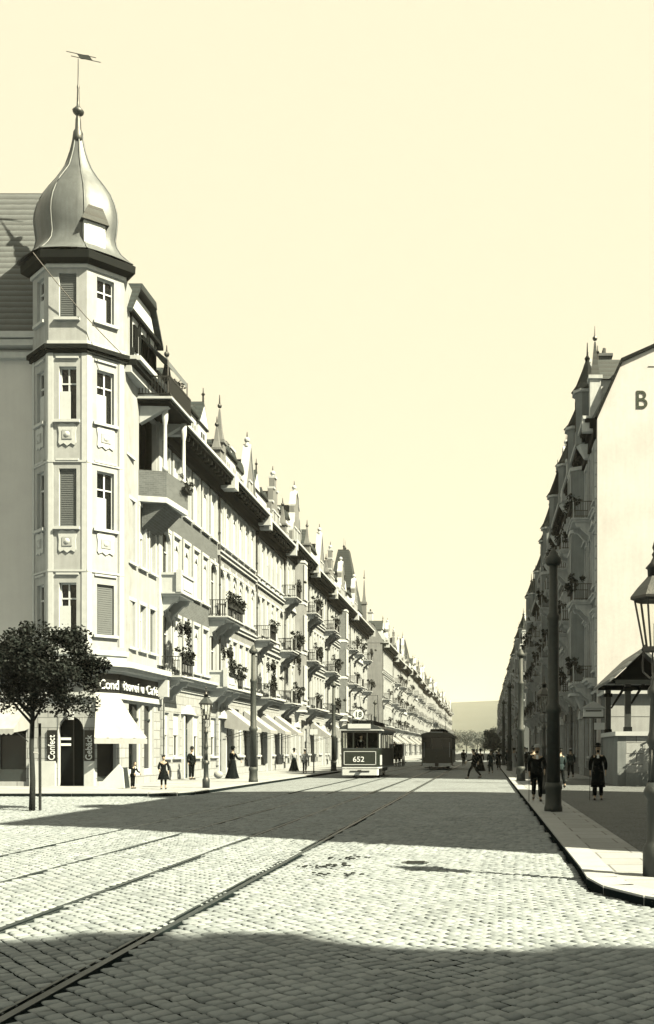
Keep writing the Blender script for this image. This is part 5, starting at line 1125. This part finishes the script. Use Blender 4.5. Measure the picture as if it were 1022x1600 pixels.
def person(X, Y, label, h=1.62, face=0.0, top='coat', bottom='coat', kind='suit', hat='bowler', stride=0.0, arms=(0.0, 0.0), cane=None, z=.12, hands=True, group=None, lean=0.0, bag=False, beard=False):
    """face = 0 looks towards the camera (-Y). stride in metres, arms = forward swing of each hand"""
    root = empty('person', (X, Y, z), face, h / 1.75); tag(root, label, 'person', group)
    A0, A1 = arms; s_ = stride
    J = dict(pel=(0, 0, .93), bel=(0, -.01, 1.08), che=(0, -.01 - lean * .5, 1.3), nb=(0, -lean * .7, 1.45), nk=(0, -.01 - lean, 1.52), hd=(0, -.02 - lean, 1.60))
    V = [J['pel'], J['bel'], J['che'], J['nb'], J['nk'], J['hd']]; E_ = [(0, 1), (1, 2), (2, 3), (3, 4), (4, 5)]; Rr = [(.13, .1), (.125, .1), (.15, .11), (.08, .07), (.05, .05), (.045, .05)]
    def addc(start, pts, rs):
        p = start
        for q, r_ in zip(pts, rs): V.append(q); Rr.append(r_); E_.append((p, len(V) - 1)); p = len(V) - 1
        return p
    limbs = {}
    for sx, af in ((-1, A0), (1, A1)):
        sh = (sx * .18, -lean * .6, 1.40); el = (sx * (.25), -af * .35 + .03 - lean * .5, 1.13 + max(0, abs(af) - .35) * .1); wr = (sx * (.25 - max(0, af) * .12), -af - .02, .90 + abs(af) * .35); pm = (wr[0] - sx * .0, wr[1] - .02 - .03 * (af > .3), wr[2] - .085)
        w_ = addc(2, [sh, el, wr, pm], [.062, .045, .028, (.034, .02)]); limbs[sx] = (sh, el, wr, pm)
        if hands:
            for k in range(4):
                dy = -.030 + .020 * k; ln = (.07, .082, .077, .06)[k]
                addc(w_, [(pm[0] + sx * .004, pm[1] + dy, pm[2] - ln * .55), (pm[0] - sx * .012, pm[1] + dy - .004, pm[2] - ln)], [.0095, .008])
            addc(w_, [(pm[0] - sx * .012, pm[1] - .042, pm[2] + .012), (pm[0] - sx * .02, pm[1] - .055, pm[2] - .025)], [.011, .009])
    legs = {}
    for sx in (-1, 1):
        d = s_ * .5 * sx; hp = (sx * .09, 0, .87); kn = (sx * .095, -d * .55 - (.04 if s_ else 0.0), .49); an = (sx * .1, -d + (.05 if s_ else .02), .085 + (.07 if (s_ and d < 0) else 0)); toe = (sx * .12, an[1] - .15, .035 + (.0 if d >= 0 else .0))
        addc(0, [hp, kn, an, toe], [.085, .057, .04, .033]); legs[sx] = (hp, kn, an, toe)
    body = skin_mesh(V, E_, Rr, M['skin'], 0, 1)
    hb = MB(); hb.smooth = True; hy = -.03 - lean
    prof = [(.02, 1.515), (.055, 1.53), (.068, 1.57), (.074, 1.62), (.077, 1.66), (.072, 1.70), (.05, 1.735), (.01, 1.75)]
    hb.lathe(0, hy, prof, 14, M['skin'], 0, 1, 1.18); hb.smooth = False
    hb.prism_x([(hy - .085, 1.655), (hy - .115, 1.615), (hy - .08, 1.605)], -.014, .014, M['skin'])
    for q in (-1, 1): hb.ball((q * .03, hy - .083, 1.648), .011, M['hair'], 5); hb.ball((q * .078, hy + .005, 1.635), .022, M['skin'], 5, .4, .8, 1.3)
    hb.box(-.022, .022, hy - .088, hy - .07, 1.578, 1.586, M['coat'])
    join_mb(body, hb); bo = inst('body', body, root)
    hr = MB(); hr.smooth = True
    hr.lathe(0, hy + .014, [(.076, 1.60), (.083, 1.66), (.079, 1.71), (.05, 1.75), (.01, 1.762)], 14, M['hair'], 0, 1, 1.13)
    if kind == 'dress' or kind == 'girl': hr.ball((0, hy + .11, 1.66), .05, M['hair'], 7)
    if beard: hr.ball((0, hy - .07, 1.565), .05, M['hair'], 7, 1, .6, .9)
    hr.build('hair', root)
    if hat:
        b_ = MB(); b_.smooth = True; hm = M['coat']
        if hat == 'bowler': pr = [(.13, 1.70), (.135, 1.71), (.125, 1.715), (.09, 1.71), (.092, 1.77), (.08, 1.81), (.04, 1.835), (.005, 1.84)]
        elif hat == 'straw': pr = [(.15, 1.705), (.15, 1.718), (.09, 1.72), (.088, 1.79), (.005, 1.795)]; hm = M['coatl']
        elif hat == 'light': pr = [(.145, 1.70), (.145, 1.712), (.09, 1.715), (.085, 1.78), (.05, 1.81), (.005, 1.80)]; hm = M['coatl']
        elif hat == 'cap': pr = [(.09, 1.70), (.11, 1.74), (.105, 1.765), (.005, 1.775)]
        else: pr = [(.21, 1.71), (.22, 1.725), (.1, 1.74), (.11, 1.79), (.09, 1.83), (.005, 1.85)]
        b_.lathe(0, hy, pr, 16, hm, 0, 1, 1.1)
        if hat == 'bowler' or hat == 'straw': b_.lathe(0, hy, [(.094, 1.72), (.094, 1.745)], 14, M['iron'], 0, 1, 1.1)
        b_.build('hat', root)
    cm = M[top]
    # coat: torso and sleeves as one surface, with a skirt
    V2 = [(0, 0, .98), J['bel'], J['che'], (0, -lean * .7, 1.43)]; E2 = [(0, 1), (1, 2), (2, 3)]; R2 = [(.165, .135), (.155, .13), (.185, .14), (.095, .09)]
    if kind in ('dress', 'girl'): R2[1] = (.125, .11)
    for sx in (-1, 1):
        sh, el, wr, pm = limbs[sx]; i0 = len(V2); V2 += [sh, el, (wr[0], wr[1] + .005, wr[2] + .01)]; R2 += [.085, .066, .048]; E2 += [(2, i0), (i0, i0 + 1), (i0 + 1, i0 + 2)]
    cmesh = skin_mesh(V2, E2, R2, cm, 0, 1)
    b_ = MB(); b_.smooth = True
    if kind == 'suit': b_.lathe(0, 0, [(.15, 1.06), (.168, .98), (.18, .88), (.19, .78), (.17, .785)], 14, cm, 0, 1, .82)
    elif kind == 'long': b_.lathe(0, 0, [(.15, 1.1), (.175, .98), (.195, .8), (.215, .6), (.235, .42), (.2, .43)], 16, cm, 0, 1, .8 + abs(s_) * .2)
    elif kind == 'apron': b_.lathe(0, 0, [(.15, 1.1), (.17, .98), (.19, .8), (.2, .62), (.17, .63)], 16, cm, 0, 1, .8)
    if kind in ('suit', 'long'):
        b_.smooth = False; b_.prism_x([(-.15 - lean * .7, 1.34), (-.10 - lean * .7, 1.46), (-.06 - lean * .7, 1.46), (-.1, 1.34)], -.035, .035, M['letter'])
        for k in range(3): b_.ball((.03, -.148, 1.22 - k * .1), .010, M['ironl'], 4)
    if b_.v: join_mb(cmesh, b_)
    inst('bodice' if kind in ('dress', 'girl') else 'coat', cmesh, root)
    if kind in ('dress', 'girl'):
        zb = .03 if kind == 'dress' else .45; n = 32; b_ = MB(); b_.smooth = True; vs = []; pr = [(.12, 1.08), (.17, .98), (.22, .75), (.27, .5), (.34, .25), (.42, .03)] if kind == 'dress' else [(.12, 1.05), (.19, .9), (.25, .7), (.30, .5)]
        for r_, zz in pr:
            for k in range(n): a = 2 * PI * k / n; q = r_ * (1 + .06 * math.sin(k * PI / 2) * (1.1 - zz)); vs.append((q * math.cos(a), q * .85 * math.sin(a) + (1 - zz) * .04, zz))
        b_.add(vs, [(j*n+k, j*n+(k+1) % n, (j+1)*n+(k+1) % n, (j+1)*n+k) for j in range(len(pr)-1) for k in range(n)], M[bottom]); b_.build('skirt', root)
    if kind != 'dress':
        V3 = [(0, 0, .95)]; R3 = [(.14, .11)]; E3 = []
        for sx in (-1, 1):
            hp, kn, an, toe = legs[sx]; i0 = len(V3); V3 += [hp, kn, (an[0], an[1], an[2] + (.04 if kind != 'girl' else .1))]; R3 += [.105, .078, .066] if kind != 'girl' else [.1, .066, .05]; E3 += [(0, i0), (i0, i0 + 1), (i0 + 1, i0 + 2)]
        inst('trousers' if kind != 'girl' else 'stockings', skin_mesh(V3, E3, R3, M[bottom], 0, 1), root)
    for sx in (-1, 1):
        hp, kn, an, toe = legs[sx]; b_ = MB(); b_.smooth = True; c = ((an[0] + toe[0]) / 2, (an[1] + toe[1]) / 2 - .01, .045 if an[2] < .1 else an[2] - .04)
        b_.ball(c, .052, M['iron'], 8, .95, 2.6, .9); b_.build('shoe', root)
    if cane:
        sh, el, wr, pm = limbs[cane]; b_ = MB(); b_.tube([(pm[0] + cane * .02, pm[1] - .10, .0), (pm[0] + cane * .01, pm[1] - .02, pm[2] - .04), (pm[0], pm[1] - .01, pm[2] + .01), (pm[0], pm[1] + .05, pm[2] + .015)], .012, M['bark'], 6)
        o = b_.build('walking_stick', None); o.location = Vector((X, Y, z)); o.rotation_euler = (0, 0, face); o.scale = (h / 1.75,) * 3
        tag(o, 'thin walking stick held by the ' + ('man in the pale hat' if hat == 'light' else 'bearded man in the long overcoat'), 'walking stick')
    return root
G = 'people in the far street'
person(1.46, 27.3, 'man in dark suit, pale hat and white collar walking forward by the nearest mast', 1.60, 0, kind='suit', hat='light', arms=(.05, .28), cane=-1, stride=.22, beard=True)
person(3.3, 28.0, 'bearded man in a long dark overcoat and bowler, standing below the white notice box', 1.62, rad(-6), kind='long', hat='bowler', arms=(.05, .1), cane=-1, beard=True)
person(2.85, 36.4, 'man in a grey jacket walking just right of the nearest mast', 1.55, rad(200), top='coatg', kind='suit', hat='cap', stride=.4, arms=(.2, -.15), hands=False)
person(4.45, 50.0, 'man in a light waistcoat farther back on the right pavement', 1.55, rad(190), top='coatg', kind='suit', hat='straw', stride=.3, hands=False)
person(-.7, 52.5, 'man in black striding across the roadway towards the left', 1.63, rad(-100), kind='suit', hat='cap', stride=.75, arms=(.45, -.35), z=0)
person(-2.25, 95, 'man in black standing in the road between the tram and the striding man', 1.62, rad(180), kind='suit', hat='cap', stride=.2, z=0, hands=False)
person(-.45, 72, 'woman in black with a broad hat, behind the striding man', 1.62, rad(180), kind='dress', hat='wide', z=0, hands=False)
person(.3, 64, 'figure in grey jacket and straw hat walking away beside the right kerb', 1.62, rad(185), top='coatg', bottom='coatg', kind='suit', hat='straw', stride=.3, z=0, hands=False)
person(1.0, 76, 'man in black at the kerb, left one of the dark group', 1.6, rad(170), kind='long', hat='bowler', z=0, hands=False)
person(.3, 83, 'stooping man in black in the dark group on the right of the road', 1.55, rad(80), kind='suit', hat='cap', z=0, lean=.12, stride=.3, hands=False)
person(2.3, 80, 'woman in a pale dress on the right pavement beyond the second mast', 1.6, rad(180), kind='dress', top='coatl', bottom='coatl', hat='wide', hands=False)
person(2.5, 62, 'man in black on the right pavement between second and third mast', 1.62, 0, kind='suit', hat='bowler', hands=False, stride=.2)
person(3.4, 70, 'second man in black on the shaded right pavement', 1.62, rad(180), kind='long', hat='bowler', hands=False, stride=.2)
person(2.0, 40.0, 'man in a dark coat half hidden behind the man with the pale hat', 1.6, rad(180), kind='long', hat='bowler', hands=False, stride=.2)
person(-1.6, 130, 'small distant figure in black in the middle of the road', 1.65, 0, kind='suit', hat='bowler', z=0, hands=False)
person(.6, 110, 'small distant figure in grey near the right kerb', 1.65, 0, kind='suit', top='coatg', hat='bowler', z=0, hands=False)
for k, (x_, y_, h_, f_, t_, kd, ht, lb) in enumerate(((-.9, 88, 1.62, 20, 'coat', 'long', 'bowler', 'stout man in a long coat far off in the road, left of the dark group'),
    (1.9, 88, 1.6, 160, 'coatg', 'suit', 'straw', 'man in a straw hat far along the right kerb'), (2.9, 96, 1.62, 190, 'coat', 'dress', 'wide', 'distant woman in black on the right pavement'), (.9, 97, 1.6, 0, 'coatl', 'suit', 'bowler', 'distant man in a pale jacket at the right kerb'),
    (3.6, 84, 1.62, 10, 'coat', 'suit', 'bowler', 'man in a bowler close to the shaded house fronts on the right'), (-2.9, 118, 1.62, 170, 'coat', 'suit', 'cap', 'tiny figure in black beyond the rear tram'), (1.4, 122, 1.6, 30, 'coat', 'long', 'bowler', 'tiny figure in a long coat at the far right kerb'), (4.4, 58, 1.6, 185, 'coat', 'suit', 'bowler', 'man in black near the shaded doorway on the right pavement'))):
    person(x_, y_, lb, h_, rad(f_), top=t_, kind=kd, hat=ht, stride=.3 if kd == 'suit' else 0, z=.12 if x_ > 1.3 else 0, hands=False)
# left pavement
person(-13.55, 36.3, 'small boy leaning beside the white board under the cafe awning', 1.02, rad(70), kind='suit', hat=None, arms=(.3, .4), lean=.14)
person(-12.2, 35.8, 'child in a dark smock with bare legs, standing alone on the left pavement', 1.27, rad(20), kind='girl', top='coat', bottom='coat', hat='cap', arms=(.35, .1))
person(-14.75, 47.4, 'man in dark suit standing at the house door beside the cafe', 1.6, rad(60), kind='suit', hat='bowler', hands=False)
person(-13.1, 48.9, 'woman in long black dress beside a white bundle, left pavement near the gas lamp', 1.62, rad(150), kind='dress', hat='wide', arms=(.4, .3))
person(-11.6, 60.5, 'person in pale clothes on the left pavement before the tram', 1.55, rad(180), kind='suit', top='coatl', bottom='coatg', hat='straw', hands=False, stride=.2)
person(-13.4, 66, 'woman in a pale blouse by the awning shops on the left', 1.55, rad(30), kind='dress', top='coatl', bottom='coatg', hat='wide', hands=False)
person(-7.2, 54.5, 'tram driver in dark uniform behind the numbered windscreen', 1.66, 0, kind='suit', hat='cap', z=.8, hands=False, arms=(.3, .3))
# white leaning board and bundle
root = empty('display_board', (-14.3, 36.8, .12)); tag(root, 'white wedge-shaped display board on the pavement beside the boy', 'board')
mb = MB(); mb.prism_y([(-.85, 0), (.25, 0), (.18, .75), (.02, .92)], -.03, .03, M['white']); mb.build('panel', root)
mb = MB(); mb.prism_y([(.1, 0), (.3, 0), (.2, .8), (.14, .8)], .03, .4, M['ironl']); mb.build('support', root)
mb = MB(); mb.smooth = True; mb.ball((0, 0, .2), .2, M['cloth'], 8, 1.2, .9, 1); o = mb.build('bundle', None, (-13.75, 48.6, .14)); tag(o, 'white cloth bundle standing on the ground beside the woman in black', 'bundle')
# droppings and a drain in the road
def lumps(X, Y, n, label, seed):
    r = random.Random(seed); b_ = MB(); b_.smooth = True
    for k in range(n): b_.ball((r.gauss(0, .16), r.gauss(0, .10), .03), r.uniform(.012, .028), M['bark'], 5, 1.5, 1, .5)
    tag(b_.build('horse_droppings', None, (X, Y, .015)), label, kind='stuff')
lumps(-2.15, 12.75, 26, 'dark horse droppings on the sunlit setts left of the drain', 1)
lumps(-1.95, 11.9, 14, 'second patch of droppings nearer the camera', 2); lumps(-2.0, 13.7, 12, 'third, farther patch of droppings on the sunlit setts', 3)
mb = MB(); mb.lathe(0, 0, [(.2, 0), (.2, .012), (.18, .014)], 20, M['rail'])
for k in range(6): mb.box(-.13, .13, -.15 + k * .055, -.135 + k * .055, .014, .018, M['iron'])
tag(mb.build('drain_cover', None, (-1.0, 13.3, .012)), 'round iron drain cover in the sunlit setts', 'drain cover')

# ---------------------------------------------------------------- horse-drawn cab
def horse(X, Y, rz, label):
    root = empty('horse', (X, Y, 0), rz); tag(root, label, 'horse', 'pair of cab horses')
    V = [(0, .55, 1.15), (0, .2, 1.12), (0, -.3, 1.12), (0, -.62, 1.2), (0, -.85, 1.5), (0, -.98, 1.72), (0, -1.2, 1.6), (0, -1.36, 1.42)]
    E_ = [(i, i + 1) for i in range(7)]; Rr = [.24, .27, .27, .22, .13, .11, .085, .06]
    def ch(st, pts, rs):
        p = st
        for q, r_ in zip(pts, rs): V.append(q); Rr.append(r_); E_.append((p, len(V) - 1)); p = len(V) - 1
    for sx in (-1, 1):
        ch(0, [(sx * .16, .62, .95), (sx * .16, .52, .68), (sx * .16, .72, .45), (sx * .16, .66, .1), (sx * .16, .6, .04)], [.14, .085, .05, .04, .055])
        ch(3, [(sx * .15, -.6, .9), (sx * .15, -.62, .52), (sx * .15, -.6, .12), (sx * .15, -.66, .04)], [.1, .055, .04, .055])
        ch(5, [(sx * .06, -.95, 1.86)], [.025])
    ch(0, [(0, .85, 1.15), (0, .92, .75)], [.05, .06])
    inst('body', skin_mesh(V, E_, Rr, M['coat'], 1, 1), root)
    b_ = MB(); b_.smooth = True
    for k in range(14): b_.ball((0, -.62 - k * .028, 1.42 + k * .028), .05, M['hair'], 5, .5, 1, 1.3)
    b_.build('mane', root); return root
horse(-9.5, 91, 0, 'left dark cab horse facing the camera'); horse(-8.5, 91, 0, 'right dark cab horse facing the camera')
root = empty('horse_cab', (-9.0, 92.6, 0)); tag(root, 'dark horse-drawn cab waiting by the left kerb behind the numbered tram', 'carriage')
mb = MB(); mb.prism_x([(.1, .7), (2.2, .7), (2.4, 1.2), (2.3, 2.1), (1.3, 2.2), (1.1, 1.3), (.4, 1.25), (.1, 1.3)], -.65, .65, M['coat']); mb.box(-.5, .5, -.1, .3, 1.1, 1.3, M['coatg']); mb.build('body', root)
for yy, r_ in ((.2, .42), (1.9, .55)):
    for s_ in (-1, 1):
        wv = MB(); wv.T = Matrix.Translation((s_ * .78, yy, r_)) @ Matrix.Rotation(rad(90), 4, 'Y')
        wv.lathe(0, 0, [(r_ - .05, -.03), (r_, -.03), (r_, .03), (r_ - .05, .03), (r_ - .05, -.03)], 20, M['iron'])
        for k in range(10): a = 2 * PI * k / 10; wv.tube([(0, 0, 0), ((r_ - .03) * math.cos(a), (r_ - .03) * math.sin(a), 0)], .018, M['ironl'], 4)
        wv.build('wheel', root)
mb = MB(); mb.tube([(0, .3, .7), (0, -2.6, .95)], .035, M['bark']); mb.build('shaft', root)
person(-9.0, 92.7, 'coachman in a dark cape on the box of the cab', 1.6, 0, kind='long', hat='bowler', z=.75, hands=False, arms=(.3, .3))

# ================================================================ AIR
hz = bpy.data.materials.new('haze'); hz.use_nodes = True; n = hz.node_tree; n.nodes.clear()
out = n.nodes.new('ShaderNodeOutputMaterial'); pv = n.nodes.new('ShaderNodeVolumePrincipled'); pv.inputs['Color'].default_value = (.95, .97, .86, 1); pv.inputs['Density'].default_value = .0002; pv.inputs['Anisotropy'].default_value = .2
n.links.new(pv.outputs[0], out.inputs['Volume'])
mb = MB(); mb.box(-2600, 2600, -300, 3100, -2, 150, M['pale']); o = mb.build('haze'); o.data.materials.clear(); o.data.materials.append(hz); o['kind'] = 'stuff'
